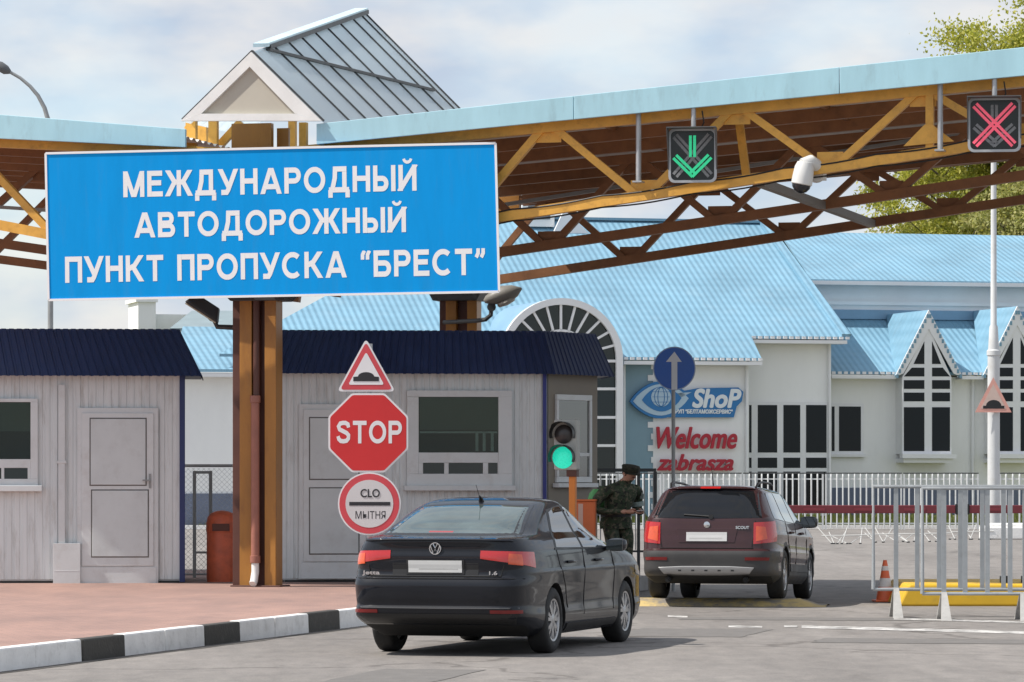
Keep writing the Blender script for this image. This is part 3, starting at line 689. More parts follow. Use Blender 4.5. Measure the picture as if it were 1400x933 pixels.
def kiosk_two():
    t = thing('kiosk', 'ribbed booth with dark blue roof and an angled glazed corner, behind the stop sign', 'booth', K2.loc(0), K2.a)
    z0, z1 = K2.z(560, 511, -.25), K2.z(560, 452, .1)
    uc = K2.u(745); cv = 1.15; ue = K2.u(816, cv)
    kiosk(t, [(0, 2.4), (0, 0), (uc, 0), (ue, cv), (ue, 2.6)], z0, z1, .25, .02)
    MB().box(uc-.03, uc+.02, -.04, .02, PZ+.01, z0+.06).build('corner_post', mat('blue_post2', (.03,.04,.22), .5), t, bevel=.004)
    kdoor(t, K2, 415, 500, 560, 768, 792, (424, 572, 490, 655), (424, 668, 490, 757), 0, -.02, 9)
    kwindow(t, K2, (556, 534, 700, 666), (572, 543, 681, 619), [(578, 633, 607, 648), (613, 633, 660, 648), (667, 631, 680, 655)], (552, 664, 704, 671), -.012, (574, 544, 681, 588))
    m_ = MB()
    for a in (650, 660, 671): rect(m_, K2, a, 592, a+4, 617, -.0345, .002, 0)
    rect(m_, K2, 574, 590, 680, 592.5, -.0345, .002, 0); m_.build('reflection_bar', pvc, t)  # white strips behind the glass, drawn for bright reflections and pale frames
    # the angled corner face
    ang = math.degrees(math.atan2(cv, ue-uc)); L_ = math.hypot(ue-uc, cv)
    w = MB(); zs = [K2.z(780, y, .6) for y in (543, 655)]
    olive = mat('olive_panel', (.23,.20,.16), .6, var=.1, scale=2)
    T = Matrix.Translation((uc, 0, 0)) @ Matrix.Rotation(R(ang), 4, 'Z')
    MB().box(.06, L_-.02, -.02, -.013, PZ+.06, z0+.05).xf(T).build('corner_panel', olive, t)
    a, b_ = L_*.16, L_*.84
    f = MB().box(a, b_, -.06, -.022, zs[1]-.05, zs[1]+.03).box(a, b_, -.06, -.022, zs[0]-.05, zs[0]+.03).box(a, a+.06, -.06, -.022, zs[1]+.032, zs[0]-.052).box(b_-.06, b_, -.06, -.022, zs[1]+.032, zs[0]-.052)
    f.box(a+.062, b_-.062, -.055, -.022, zs[1]+.32, zs[1]+.37)
    wn = f.xf(T).build('window', pvc, t, bevel=.004)
    MB().box(a+.06, b_-.06, -.035, -.03, zs[1]+.03, zs[0]-.05).xf(T).build('pane', mat('reflecting_pane', (.05,.06,.05), .06, ior=2.2, var=0), wn)
    MB().box(a-.06, b_+.06, -.13, -.022, zs[1]-.12, zs[1]-.06).xf(T).build('sill', pvc, wn, bevel=.006)
kiosk_two()

# ---------------------------------------------------------------- customs hall behind the fence
B = Fr(*at(1135, 135), 15)
GZ = .3
def tile_mat(name, col):
    m = mat(name, col, .5, var=.12, scale=.5, grime=.4, gcol=(.26,.39,.47)); N, L, b = nodes_of(m)
    tc = N.new('ShaderNodeTexCoord')
    def wave(axis, sc):
        w = N.new('ShaderNodeTexWave'); w.bands_direction = axis; w.inputs['Scale'].default_value = sc; L.new(tc.outputs['Object'], w.inputs[0]); return w.outputs['Fac']
    a = N.new('ShaderNodeMath'); a.operation = 'MULTIPLY'; a.inputs[1].default_value = .6; w2 = wave('Y', .75)
    L.new(w2, a.inputs[0]); s_ = N.new('ShaderNodeMath'); s_.operation = 'ADD'; L.new(wave('X', 1.45), s_.inputs[0]); L.new(a.outputs[0], s_.inputs[1])
    bp = N.new('ShaderNodeBump'); bp.inputs['Strength'].default_value = 1; bp.inputs['Distance'].default_value = .022
    L.new(s_.outputs[0], bp.inputs['Height']); L.new(bp.outputs[0], b.inputs['Normal'])
    return m
tile = tile_mat('blue_roof_tile', (.175,.335,.445))
stucco = mat('white_render', (.85,.85,.83), .8, var=.03, scale=1.2, grime=.3, gcol=(.74,.74,.72), stretch=(1,1,.35))
stucco2 = mat('upper_render', (.80,.85,.87), .8, var=.05, scale=1)
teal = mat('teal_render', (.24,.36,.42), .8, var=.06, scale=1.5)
plin = mat('blue_plinth', (.15,.175,.24), .8, var=.1, scale=1.5)
wframe = mat('window_frame', (.78,.78,.78), .45, var=.03)
wglass = mat('hall_glass', (.006,.010,.012), .06, var=0, ior=1.32)
flash = mat('blue_flashing', (.19,.33,.46), .5, var=.08)
def hall():
    t = thing('customs_hall', 'long white customs hall with pale blue tiled roofs, arched glazing and pointed gable windows', 'building', B.loc(0), B.a)
    P3 = lambda x, y, v: (lambda q: (q[0], v, q[1]))(B.px(x, y, v))
    def slab(pts, th=.09):
        n = len(pts); lo = [(p[0], p[1], p[2]-th) for p in pts]
        return MB().add(list(pts)+lo, [tuple(range(n)), tuple(range(2*n-1, n-1, -1))]+[(i, (i+1) % n, (i+1) % n+n, i+n) for i in range(n)])
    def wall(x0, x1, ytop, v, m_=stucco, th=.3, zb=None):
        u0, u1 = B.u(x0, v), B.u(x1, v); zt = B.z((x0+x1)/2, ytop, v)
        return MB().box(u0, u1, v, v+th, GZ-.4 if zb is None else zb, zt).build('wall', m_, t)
    def teeth(u0, u1, v, z, m_=tile):
        r = MB(); k = u0
        while k < u1: r.box(k+.02, k+.15, v-.05, v+.02, z-.10, z-.015); k += .217
        return r.build('roof_edge', wframe, t)
    def gutter(u0, u1, v, z): 
        g_ = MB().box(u0, u1, v-.1, v+.02, z-.24, z-.125); g_.box(u0, u1, v+.021, v+.5, z-.24, z-.2); g_.build('gutter', wframe, t)
    def pipe(x, v, y0, y1):
        u, z = B.px(x, y0, v); z1 = B.z(x, y1, v); MB().tube((u, v, z1), (u, v, z), .055).tube((u, v, z), (u, v-.25, z+.2), .055).build('downpipe', wframe, t, smooth=40)
    def window(v, panes, out, sill=None, glass=wglass):
        x0, y0, x1, y1 = out; w = MB()
        rect(w, B, x0, y0, x1, y1, v-.02, .05, 0); wn = w.build('window', wframe, t)
        g_ = MB()
        for p in panes: rect(g_, B, *p, v-.0705, .006, 0)
        g_.build('pane', glass, wn)
        if sill:
            s_ = MB()
            for q in sill: rect(s_, B, *q[:4], v-.02, q[4], 0)
            s_.build('sill', wframe, wn)
        return wn
    # right wing
    wall(1128, 1560, 516, 0)
    e0, e1 = B.u(1120, -.5), B.u(1570, -.5); ze = B.z(1290, 509, -.5); zt = B.z(1290, 437, 3.4)
    slab([(e0,-.5,ze), (e1,-.5,ze), (e1,3.4,zt), (e0,3.4,zt)]).build('roof', tile, t)
    zup = B.z(1250, 384, 3.0)
    MB().box(B.u(1085, 3.4), B.u(1575, 3.4), 3.4, 3.8, ze, zup-.05).build('wall', stucco2, t)
    MB().box(B.u(1090, 3.4), B.u(1575, 3.4), 3.28, 3.398, zt-.02, zt+.3).build('flashing', flash, t)
    MB().box(B.u(1090, 3.4), B.u(1575, 3.4), 3.30, 3.398, B.z(1250, 418, 3.35), B.z(1250, 413, 3.35)).build('cornice', stucco2, t)
    zr2 = B.z(1250, 320, 9)
    slab([(B.u(1108, 2.9), 2.9, zup), (B.u(1590, 2.9), 2.9, zup), (B.u(1590, 9), 9, zr2), (B.u(1066, 9), 9, zr2)]).build('roof', tile, t)
    slab([(B.u(1066, 9), 9, zr2-.003), (B.u(1590, 9), 9, zr2-.003), (B.u(1590, 9), 16, zup), (B.u(1000, 9), 16, zup)]).build('roof', tile, t)
    MB().box(B.u(1108, 2.9), B.u(1575, 2.9), 2.8, 2.9, zup-.18, zup-.05).build('gutter', wframe, t)
    MB().box(B.u(1000, -.05), B.u(1560, -.05), -.06, -.003, GZ-.4, B.z(1250, 667, -.05)).build('plinth', plin, t)
    # pointed gables
    for ax, lx, rx, ay, spans in ((1269, 1224, 1314, 424, [(e0+.02, None)]), (1390, 1343.5, 1437, 419, None)):
        v = -.62
        A, Lp, Rp = P3(ax, ay, v), P3(lx, 513, v), P3(rx, 513, v)
        Cb = (A[0], 3.38, A[2])
        m_ = MB()
        for S_ in (Lp, Rp):
            a, b_, c_ = Vector(A), Vector(S_), Vector(Cb); d = Vector((0,0,-.09))
            bb = Vector((S_[0], -.45, S_[2]))
            pts = [a, b_, bb, c_]
            m_.add(pts+[p+d for p in pts], [(0,1,2,3), (7,6,5,4), (0,4,5,1), (1,5,6,2), (2,6,7,3), (3,7,4,0)])
        m_.build('dormer_roof', tile, t)
        aw = [P3(ax, ay+26, v), P3(lx+10, 511, v), P3(rx-11, 511, v)]
        gt = MB(); z_ = lambda p: (p[0], p[2])
        gt.prism([z_(A), z_(Lp), (z_(aw[1])[0]-.12, z_(Lp)[1]), z_(aw[1]), z_(aw[0])], v-.07, v-.01).prism([z_(A), z_(aw[0]), z_(aw[2]), (z_(aw[2])[0]+.12, z_(Rp)[1]), z_(Rp)], v-.07, v-.01)
        gt.build('gable_board', wframe, t)
        sc = MB(); 
        for S_ in (Lp, Rp):
            for k in range(13):
                f = (k+.5)/13; p = Vector(A).lerp(Vector(S_), f); n = Vector((0,0,-1)); sc.box(p.x-.04, p.x+.04, v-.085, v-.072, p.z-.19, p.z-.06)
        sc.build('gable_notch', tile, t)
        # wall cheeks and glazing
        v2 = -.60
        o = [P3(ax, ay+24, v2), P3(ax-36, 516, v2), P3(ax-36, 621, v2), P3(ax+31, 621, v2), P3(ax+31, 516, v2)]
        wn = MB().prism([(p[0], p[2]) for p in o], v2-.05, v2+.598).build('gable_window', wframe, t)
        g_ = MB(); L_, R_ = ax-34, ax+29; m0, m1 = ax-6, ax+4.5
        def gp(pts): g_.prism([(lambda q: (q[0], q[2]))(P3(x, y, v2)) for x, y in pts], v2-.058, v2-.0505)
        sl = lambda y, s: ax-2+(y-(ay+34))*(-.47 if s < 0 else .47)
        gp([(m0, ay+43), (m0, 498), (max(L_, sl(498, -1)), 498)]); gp([(m1, ay+43), (min(R_, sl(498, 1)), 498), (m1, 498)])
        gp([(m0, 503), (m0, 515), (L_, 515), (max(L_, sl(503, -1)), 503)]); gp([(m1, 503), (min(R_, sl(503, 1)), 503), (R_, 515), (m1, 515)])
        for y0, y1 in ((520, 532), (537, 549), (557, 617)): gp([(L_, y0), (m0, y0), (m0, y1), (L_, y1)]); gp([(m1, y0), (R_, y0), (R_, y1), (m1, y1)])
        g_.build('pane', wglass, wn)
        s_ = MB(); rect(s_, B, ax-39, 621, ax+35, 627, v2, .28, 0); rect(s_, B, ax-36, 627.3, ax+32, 633, v2, .16, .59); s_.build('sill', wframe, wn)
    for a, b_ in ((1136, 1224), (1314, 1343.5), (1437, 1560)):
        u0, u1 = B.u(a, -.5), B.u(b_, -.5); gutter(u0, u1, -.5, ze); teeth(u0, u1, -.5, ze+.01)
    pipe(1330, -.1, 522, 690)
    window(0, [(1137, 556, 1141, 617), (1147, 556, 1177, 617)], (1134, 552, 1180, 621), [(1133, 621, 1182, 625, .14)])
    # middle block and front block under the big roof
    va, ve = 6.0, -3.6
    za, zb = B.z(900, 303, va), B.z(950, 489, ve); sl_ = (za-zb)/(va-ve); pz = lambda v: zb+sl_*(v-ve)
    lo, hi = ve, va
    for _ in range(40):
        mid = (lo+hi)/2
        if B.px(1090, 460, mid)[1] > pz(mid): lo = mid
        else: hi = mid
    vt = (lo+hi)/2
    wall(1010, 1134, 462, vt+.55); wall(893, 1024, 494, -3.0); 
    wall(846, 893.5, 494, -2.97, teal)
    wall(395, 700, 494, -3.02)
    rp = lambda x, v: (B.u(x, v), v, pz(v))
    slab([rp(300, ve), rp(1041, ve), rp(1027, vt), rp(1157, vt), rp(1043, va), rp(640, va)]).build('roof', tile, t)
    slab([(B.u(640, va), va+.002, za-.004), (B.u(1043, va), va+.002, za-.004), (B.u(1060, va)+2, 16, pz(-3)), (B.u(640, va)-6, 16, pz(-3))]).build('roof', tile, t)
    slab([(B.u(1043, va)+.003, va, za-.006), (B.u(1157, vt)+.003, vt, pz(vt)-.006), (B.u(1157, vt)+.3, 12, pz(vt)-.006), (B.u(1060, va)+2, 16, pz(-3))]).build('roof', tile, t)
    hp_ = [Vector(rp(1043, va)), Vector(rp(1157, vt))]; MB().bar(hp_[0]+Vector((0,0,.05)), hp_[1]+Vector((0,0,.05)), .32, .09).bar(Vector(rp(640, va))+Vector((0,0,.05)), hp_[0]+Vector((0,0,.045)), .3, .09).build('ridge_cap', tile, t)
    for x0, x1, v in ((852, 1041, ve), (1027, 1157, vt), (395, 690, ve)):
        gutter(B.u(x0, v), B.u(x1, v), v, pz(v)); teeth(B.u(x0, v), B.u(x1, v), v, pz(v)+.01)
    pipe(1134, vt+.45, 470, 695); pipe(1021, -3.08, 500, 695); pipe(853, -3.1, 500, 690)
    for i in range(13): q = MB(); rect(q, B, 885.5 if i % 2 else 890, 497+i*16, 893.3, 505+i*16, -2.975, .03, 0); q.build('quoin', stucco, t)
    v = vt+.55
    cols = ((1022.5, 1027.5), (1036, 1062.5), (1071, 1094), (1102, 1130))
    window(v, [(a, y0, b_, y1) for a, b_ in cols for y0, y1 in ((554, 619), (626, 640), (645, 692))], (1020, 550, 1133, 696))
    # arched glazing
    v = -4.3; cx_, cy_, r_ = 766, 492, 83
    arc = lambda r, n=28: [(cx_+r*math.cos(math.pi*k/n), cy_-r*math.sin(math.pi*k/n)) for k in range(n+1)]
    uz = lambda pts: [B.px(x, y, v) for x, y in pts]
    vb = MB(); outer = uz(arc(r_)); n = len(outer)
    r0 = [(outer[0][0], v, GZ-.3)]+[(u, v, z) for u, z in outer]+[(outer[-1][0], v, GZ-.3)]
    vb.grid([r0, [(p[0], 3.5, p[2]) for p in r0]]); vb.build('arched_vault', flash, t, smooth=50)
    fo, fi = uz([(cx_+r_+1, 700)]+arc(r_+1)+[(cx_-r_-1, 700)]), uz([(cx_+r_-8, 700)]+arc(r_-8)+[(cx_-r_+8, 700)])
    f = MB()
    for i in range(len(fo)-1): f.prism([fo[i], fo[i+1], fi[i+1], fi[i]], v-.16, v+.05)
    aw = f.build('arched_window', wframe, t)
    gm = MB(); gpts = uz([(cx_+r_-7, 700)]+arc(r_-7)+[(cx_-r_+7, 700)]); gm.prism(gpts, v-.02, v+.02); gm.build('pane', mat('arch_glass', (.008,.016,.015), .05, var=0, ior=1.5), aw)
    mm = MB()
    def ml(x0, y0, x1, y1, w=.075): a, b_ = B.px(x0, y0, v), B.px(x1, y1, v); mm.bar((a[0], v-.06, a[1]), (b_[0], v-.06, b_[1]), w, w, up=(0,1,0))
    for k in range(1, 12):
        an = math.pi*k/12; c_, s_ = math.cos(an), math.sin(an); ml(cx_+40*c_, cy_-40*s_, cx_+(r_-6)*c_, cy_-(r_-6)*s_)
    for k in range(12): a1, a2 = math.pi*k/12, math.pi*(k+1)/12; ml(cx_+40*math.cos(a1), cy_-40*math.sin(a1), cx_+40*math.cos(a2), cy_-40*math.sin(a2))
    for y in (494, 532, 571, 609.5, 649): ml(cx_-r_+6, y, cx_+r_-6, y, .085)
    for x in (728, 766, 804): ml(x, 494, x, 700)
    mm.build('mullion', wframe, aw)
    # gabled attic vent on the ridge
    v = 5.2
    a = MB(); rect(a, B, 714, 268, 758, 310, v, .0, 2.2); a.build('roof_vent', stucco, t)
    m_ = MB(); rect(m_, B, 722, 279, 752, 300, v-.002, .03, 0); m_.build('louver', mat('louver', (.16,.18,.2), .6), t)
    gpts = [B.px(x, y, 5.0) for x, y in ((756, 320), (772, 286), (806, 320))]; MB().prism(gpts, 5.0, 5.12).build('gable_board', wframe, t)
    # left wing behind the booths
    vL = -3.3; zeL, ztL = B.z(290, 505, vL-.5), B.z(290, 447, 1.0)
    wall(236, 396, 510, vL)
    slab([(B.u(232, vL-.5), vL-.5, zeL), (B.u(400, vL-.5), vL-.5, zeL), (B.u(400, 1), 1, ztL), (B.u(250, 1), 1, ztL)]).build('roof', tile, t)
    gutter(B.u(234, vL-.5), B.u(396, vL-.5), vL-.5, zeL)
    MB().box(B.u(236, vL)-.02, B.u(700, vL-.05), vL-.06, vL-.003, GZ-.4, B.z(300, 675, vL)).build('plinth', plin, t)
    greyroof = mat('grey_hip_roof', (.22,.28,.30), .6, var=.1)
    slab([P3(232, 449, 2), P3(345, 449, 2), P3(335, 425, 7), P3(262, 425, 7)]).build('roof', greyroof, t)
    m_ = MB(); rect(m_, B, 189, 410, 213, 470, 6, .0, 2); rect(m_, B, 186, 408, 216, 413, 5.9, .0, 2.2); rect(m_, B, 208, 430, 262, 470, 6.5, .0, 2); m_.build('parapet', stucco, t)
    return pz
hall()
# shop sign and lettering fixed to the hall
def shop_sign():
    v = -3.06; o = B.px(940, 550, v)
    t = thing('shop_sign', 'blue shop sign with a pale eye emblem and globe on the white wall', 'sign', B.w(o[0], v, o[1]), B.a)
    q = lambda x, y: (B.px(x, y, v)[0]-o[0], B.px(x, y, v)[1]-o[1])
    sb = mat('shop_blue', (.02,.17,.42), .45, var=.06); pb = mat('shop_pale', (.42,.56,.66), .5, var=.04); wh = mat('shop_white', (.74,.78,.80), .5, var=.03)
    def lens(cx, cy, hw, hh, tilt, n=14, sx=1.0):
        pts = [(-hw + 2*hw*k/n, hh*math.sin(math.pi*k/n)**.8) for k in range(n+1)]+[(hw-2*hw*k/n, -hh*math.sin(math.pi*k/n)**.8) for k in range(1, n)]
        c_, s_ = math.cos(tilt), math.sin(tilt); return [q(cx+x*c_+y*s_, cy-(-x*s_+y*c_)*1) for x, y in pts]
    MB().prism([q(*p) for p in ((898,571),(926,536),(954,531),(1008,530),(1015,536),(1013,549),(1006,556),(1002,571))], -.10, -.0).build('board', sb, t)
    MB().prism(lens(902, 547, 42, 25.5, R(-3)), -.118, -.001).build('eye_board', sb, t)
    MB().prism(lens(902, 547, 38, 21.5, R(-3)), -.130, -.12).build('eye', pb, t)
    MB().prism(lens(903, 546, 27, 17, R(-3)), -.142, -.132).build('eye_ring', sb, t)
    MB().prism([q(902+13.5*math.cos(k*math.pi/12), 543-13.5*math.sin(k*math.pi/12)) for k in range(24)], -.154, -.144).build('globe', pb, t)
    gl = MB()
    for r_ in (4.5, 9):
        pts = [(*q(902+r_*math.cos(k*math.pi/10), 543-13*math.sin(k*math.pi/10)),) for k in range(21)]; gl.path([(p[0], -.157, p[1]) for p in pts], .012, 4)
    for y in (536, 543, 550): a, b_ = q(890, y), q(914, y); gl.bar((a[0], -.157, a[1]), (b_[0], -.157, b_[1]), .025, .01)
    gl.build('globe_line', sb, t)
    MB().prism([q(*p) for p in ((922,538),(944,536.5),(921,548),(926,541))], -.13, -.101).build('eye_corner', pb, t)
    def put(body, x0, x1, y0, y1, sh, b_, m_):
        a, c_ = q(x0, y1), q(x1, y0); tb = text_mb(body, c_[0]-a[0], c_[1]-a[1], .02, b_, sh); place(tb, (a[0]+c_[0])/2, -.102, (a[1]+c_[1])/2).build('lettering', m_, t)
    put('ShoP', 946, 1011, 533, 557, .22, .03, wh); put('РУП "БЕЛТАМОЖСЕРВИС"', 922, 1000, 560.5, 565.5, .1, .008, wh)
shop_sign()
def welcome():
    v = -3.02; o = B.px(950, 614, v)
    t = thing('welcome_lettering', 'red slanted handwritten style letters standing off the white wall, reading a greeting', 'lettering', B.w(o[0], v, o[1]), B.a)
    red = mat('letter_red', (.42,.012,.03), .5, var=.05)
    for body, x0, x1, y0, y1 in (('Welcome', 896, 1005, 585, 613), ('zabrasza', 897, 1000, 622, 643)):
        a, c_ = B.px(x0, y1, v), B.px(x1, y0, v)
        tb = text_mb(body, c_[0]-a[0], c_[1]-a[1], .05, .022, .30); place(tb, (a[0]+c_[0])/2-o[0], -.13, (a[1]+c_[1])/2-o[1])
        tb.build('lettering', red, t)
    pn = MB()
    for x, y in ((905, 600), (930, 600), (960, 600), (990, 600), (905, 635), (940, 635), (990, 635)): u, z = B.px(x, y, v); pn.box(u-o[0]-.015, u-o[0]+.015, -.15, 0, z-o[1]-.015, z-o[1]+.015)
    pn.build('stand_off', darksteel, t)
welcome()

# ---------------------------------------------------------------- verge, fence, booms
grassm = mat('grass_ground', (.14,.15,.045), .9, var=.3, scale=1.2, grime=.4, gcol=(.22,.19,.09))
gv = MB().add([(-60,125.2,.02),(60,129.5,.02),(60,150,.34),(-60,128.5,.34),(-60,150,.34)], [(0,1,2,4,3)])
gv = MB()
rows = []
for i in range(25):
    y0 = 125.5
    rows.append([(-60+j*2.5, y0+(j*.02)+i*1.0, .02+.32*min(1, i/5)+.03*noise.noise((j*.7, i*.9, 1))) for j in range(49)])
o = gv.grid(rows).build('grass_verge', grassm, smooth=60); o['kind'] = 'structure'
o = MB().box(-60, 60, 125.1, 125.45, -.2, .12).build('kerb', kerbw); o['kind'] = 'structure'
def blades():
    gm = mat('grass_blades', (.17,.19,.05), .8, var=.35, scale=.7); m = MB(); rnd = random.Random(3)
    for i in range(9000):
        x = rnd.uniform(-13, 24); y = rnd.uniform(125.6, 131); z = .02+.32*min(1, (y-125.6)/5)
        h = rnd.uniform(.06, .2); w = rnd.uniform(.02, .05); dx = rnd.uniform(-.06, .06); dy = rnd.uniform(-.03, .03)
        m.add([(x-w, y, z-.02), (x+w, y+.01, z-.02), (x+dx, y+dy, z+h)], [(0,1,2)])
    o = m.build('grass', gm, fix=False); tag(o, 'short yellowish grass growing in front of the hall', 'grass', kind='stuff')
blades()
fwhite = mat('fence_white', (.66,.67,.66), .5, var=.06, scale=4, grime=.35, gcol=(.4,.38,.35))
def fence():
    F = Fr(*at(1127, 124.3), 2); H_ = 1.74
    def section(L_):
        t = thing('picket_fence', 'x', 'fence', (0,0,0), F.a)
        MB().box(0, L_, -.02, .02, .16, .21).box(0, L_, -.02, .02, H_-.2, H_-.16).box(.0, .05, -.03, .03, 0, H_-.03).box(L_-.05, L_, -.03, .03, 0, H_-.03).build('frame', fwhite, t)
        MB().path([(.0, 0, H_), (L_, 0, H_)], .022, 6).build('top_rail', darksteel, t)
        p = MB(); n = int(L_/.172)
        for i in range(1, n): x = L_*i/n; p.path([(x, -.025, .06), (x, -.025, H_-.12), (x, .0, H_-.03), (x, .03, H_-.01)], .026, 6)
        p.build('picket', fwhite, t, smooth=60)
        return t
    spans = [(1128, 1233, 'white picket fence panel behind the red boom, right of the long hall door'), (1235, 1338, 'white picket fence panel ending just left of the lamp post'), (1366, 1486, 'white picket fence panel to the right of the lamp post base'),
             (1016, 1126, 'white picket fence panel in front of the hall glass door'), (906, 1014, 'white picket fence panel below the red greeting letters'), (796, 904, 'white picket fence panel behind the soldier')]
    L_ = F.u(1233)-F.u(1128)
    t0 = section(L_)
    for i, (a, b_, lab) in enumerate(spans):
        lc = F.w(F.u(a), 0, 0)
        if i == 0: t0.location = lc; t0['label'] = lab; t0['group'] = 'white fence panels before the hall'; cur = t0
        else: cur = dup(t0, lc, F.a, lab)
        cur.scale.x = (F.u(b_)-F.u(a))/L_
fence()
def rods():
    w = mat('rod_white', (.55,.55,.53), .5, var=.1)
    labs = ['low crossed white rods lying nearest the parked estate car', 'low crossed white rods behind the orange traffic cone', 'low crossed white rods third from the estate car', 'low crossed white rods with a dark end beside the lamp post']
    for i, (px_, py) in enumerate(((1154, 744), (1214, 742), (1270, 741), (1330, 738))):
        x, y = gnd(px_, py); rnd = random.Random(i+5)
        t = thing('wire_obstacle', labs[i], 'barrier', (x, y, 0), 0, 'low rod obstacles on the asphalt')
        m = MB(); k = MB()
        for j in range(7):
            x0 = -.5+j*.15+rnd.uniform(-.09, .09); s_ = (1 if rnd.random() < .5 else -1)*rnd.uniform(.3, 1.4)
            m.path([(x0-s_*.14, -.2, .015), (x0+s_*.14, .2, .33+rnd.uniform(-.16, .1))], .010, 5); k.box(x0-s_*.14-.03, x0-s_*.14+.03, -.24, -.16, 0, .03)
        m.path([(-.55, 0, .2), (.55, 0, .22)], .014, 5)
        m.build('rod', w, t); k.build('foot', darksteel, t)
rods()
def booms():
    rd = mat('boom_red', (.16,.022,.03), .5, var=.12, scale=2); rd2 = mat('boom_bright', (.21,.028,.038), .5, var=.1)
    d = 84
    for lab, x0, x1, tipx in (('long dark red boom across the road behind the brown estate car', 1010, 1306, 1313), ('dark red boom passing behind the lamp post at the right edge', 1325, 1560, 1322)):
        F = Fr(*at((x0+x1)/2, d), 1.0); zc = F.z(1250, 696.5)
        t = thing('boom_barrier', lab, 'barrier', F.loc(0), F.a, 'closed red booms behind the cars')
        a, b_ = F.u(x0), F.u(x1)
        MB().box(a, b_, -.05, .05, zc-.085, zc+.085).build('boom_arm', rd, t, bevel=.012)
        m = MB(); k = a+.3
        while k < b_-.5: m.box(k, k+.45, -.056, -.0505, zc-.03, zc+.03); k += 1.05
        m.build('reflector', rd2, t)
        tp = F.u(tipx); lo, hi = (b_+.002, tp) if tp > b_ else (tp, a-.002); MB().box(lo, hi, -.06, .06, zc-.11, zc+.11).build('boom_tip', black, t, bevel=.01)
        pe = a-.3 if tp > b_ else b_+.3
        MB().box(pe-.2, pe+.25, -.2, .2, 0, zc+.15).build('pedestal', mat('pedestal_orange', (.55,.16,.03), .5), t, bevel=.02)
booms()

# ---------------------------------------------------------------- lamp posts
def lamp_right():
    x, y = gnd(1358.5, 735); s_ = FPX/y
    Z = lambda py: HC+(YH-py)/s_
    t = thing('lamp_post', 'tall white lamp post with stepped tapering neck by the right edge', 'lamp post', (x, y, 0))
    m = MB().lathe([(.17, .02), (.165, Z(490)), (.165, Z(487)), (.19, Z(486)), (.19, Z(480)), (.15, Z(478)), (.115, Z(447)), (.085, Z(444)), (.07, 11.6)], 20)
    m.lathe([(.26, 0), (.26, .05), (.2, .08)], 20); m.build('pole', mat('lamp_white', (.56,.57,.57), .45, var=.06, grime=.3, gcol=(.4,.36,.3)), t, smooth=35)
    MB().path([(0,0,11.55), (0,-.3,11.8), (0,-1.0,11.95)], .04, 8).lathe([(.02,0),(.02,.01)], 6).build('lamp_arm', galv, t, smooth=40)
    MB().box(-.13, .13, -1.5, -.9, 11.86, 11.98).build('lamp_head', galv, t, bevel=.03)
    # hump sign fixed to it
    d = y-.24; s2 = FPX/d
    q = lambda px_, py: ((px_-1358)/s2, HC+(YH-py)/s2)
    c_ = q(1358, 548)
    t2 = thing('warning_sign', 'faded pink bordered triangular hump sign fixed to the lamp post', 'road sign', ((1358-CX)/s2, d, 0))
    tri = lambda g: [(lambda p: (p[0], p[1]))(q(1358+(a-1358)*g, 547.5+(b-547.5)*g)) for a, b in ((1358,516),(1383,564),(1333,564))]
    MB().prism(tri(1.0), -.0, .012).build('border', mat('faded_pink', (.66,.34,.28), .5, var=.1, scale=5), t2)
    MB().prism(tri(.70), -.005, -.001).build('face', mat('faded_face', (.58,.44,.38), .5, var=.08, scale=5), t2)
    hp = [q(1344, 559), q(1373, 559), q(1373, 555)]+[q(1358.5+10.5*math.cos(k*math.pi/8), 555-8*math.sin(k*math.pi/8)) for k in range(9)]+[q(1344, 555)]
    MB().prism(hp, -.009, -.006).build('hump_symbol', black, t2)
    bk = MB()
    for z in (c_[1]-.2, c_[1]+.15): bk.box(-.2, .2, .014, .05, z-.02, z+.02)
    bk.build('bracket', galv, t2)
    t3 = thing('concrete_block', 'low white concrete kerb block at the foot of the lamp post', 'concrete block', (*gnd(1385, 738), 0))
    MB().box(-.75, 1.2, 0, 1.2, 0, .34).build('block', kerbw, t3, bevel=.04); MB().box(-.55, 1.1, .25, 1.1, .341, .42).build('cap', kerbw, t3, bevel=.03)
lamp_right()
def lamp_left():
    d = 98; s_ = FPX/d; X = (69-CX)/s_; Z = lambda py: HC+(YH-py)/s_
    t = thing('street_lamp', 'slim grey street lamp with curved arm above the left canopy', 'street lamp', (X, d, 0))
    pts = [(0,0,0), (0,0,Z(200))]
    arm = [(72,200),(66,165),(61,148),(52,131),(41,118),(28,107),(14,99)]
    MB().lathe([(.08,0),(.07,3),(.065,Z(200)-.2)], 14).path([((a-69)/s_, 0, Z(b)) for a, b in [(69, 210)]+arm[1:]], [.085,.06,.055,.05,.045,.042,.04], 10).build('pole', greysteel, t, smooth=40)
    MB().path([((14-69)/s_, 0, Z(99)), ((8-69)/s_, 0, Z(96)), ((0-69)/s_, 0, Z(91)), ((-8-69)/s_, 0, Z(86))], [.05,.12,.13,.07], 10).build('lamp_head', mat('lamp_head_grey', (.12,.125,.13), .5), t, smooth=50)
lamp_left()

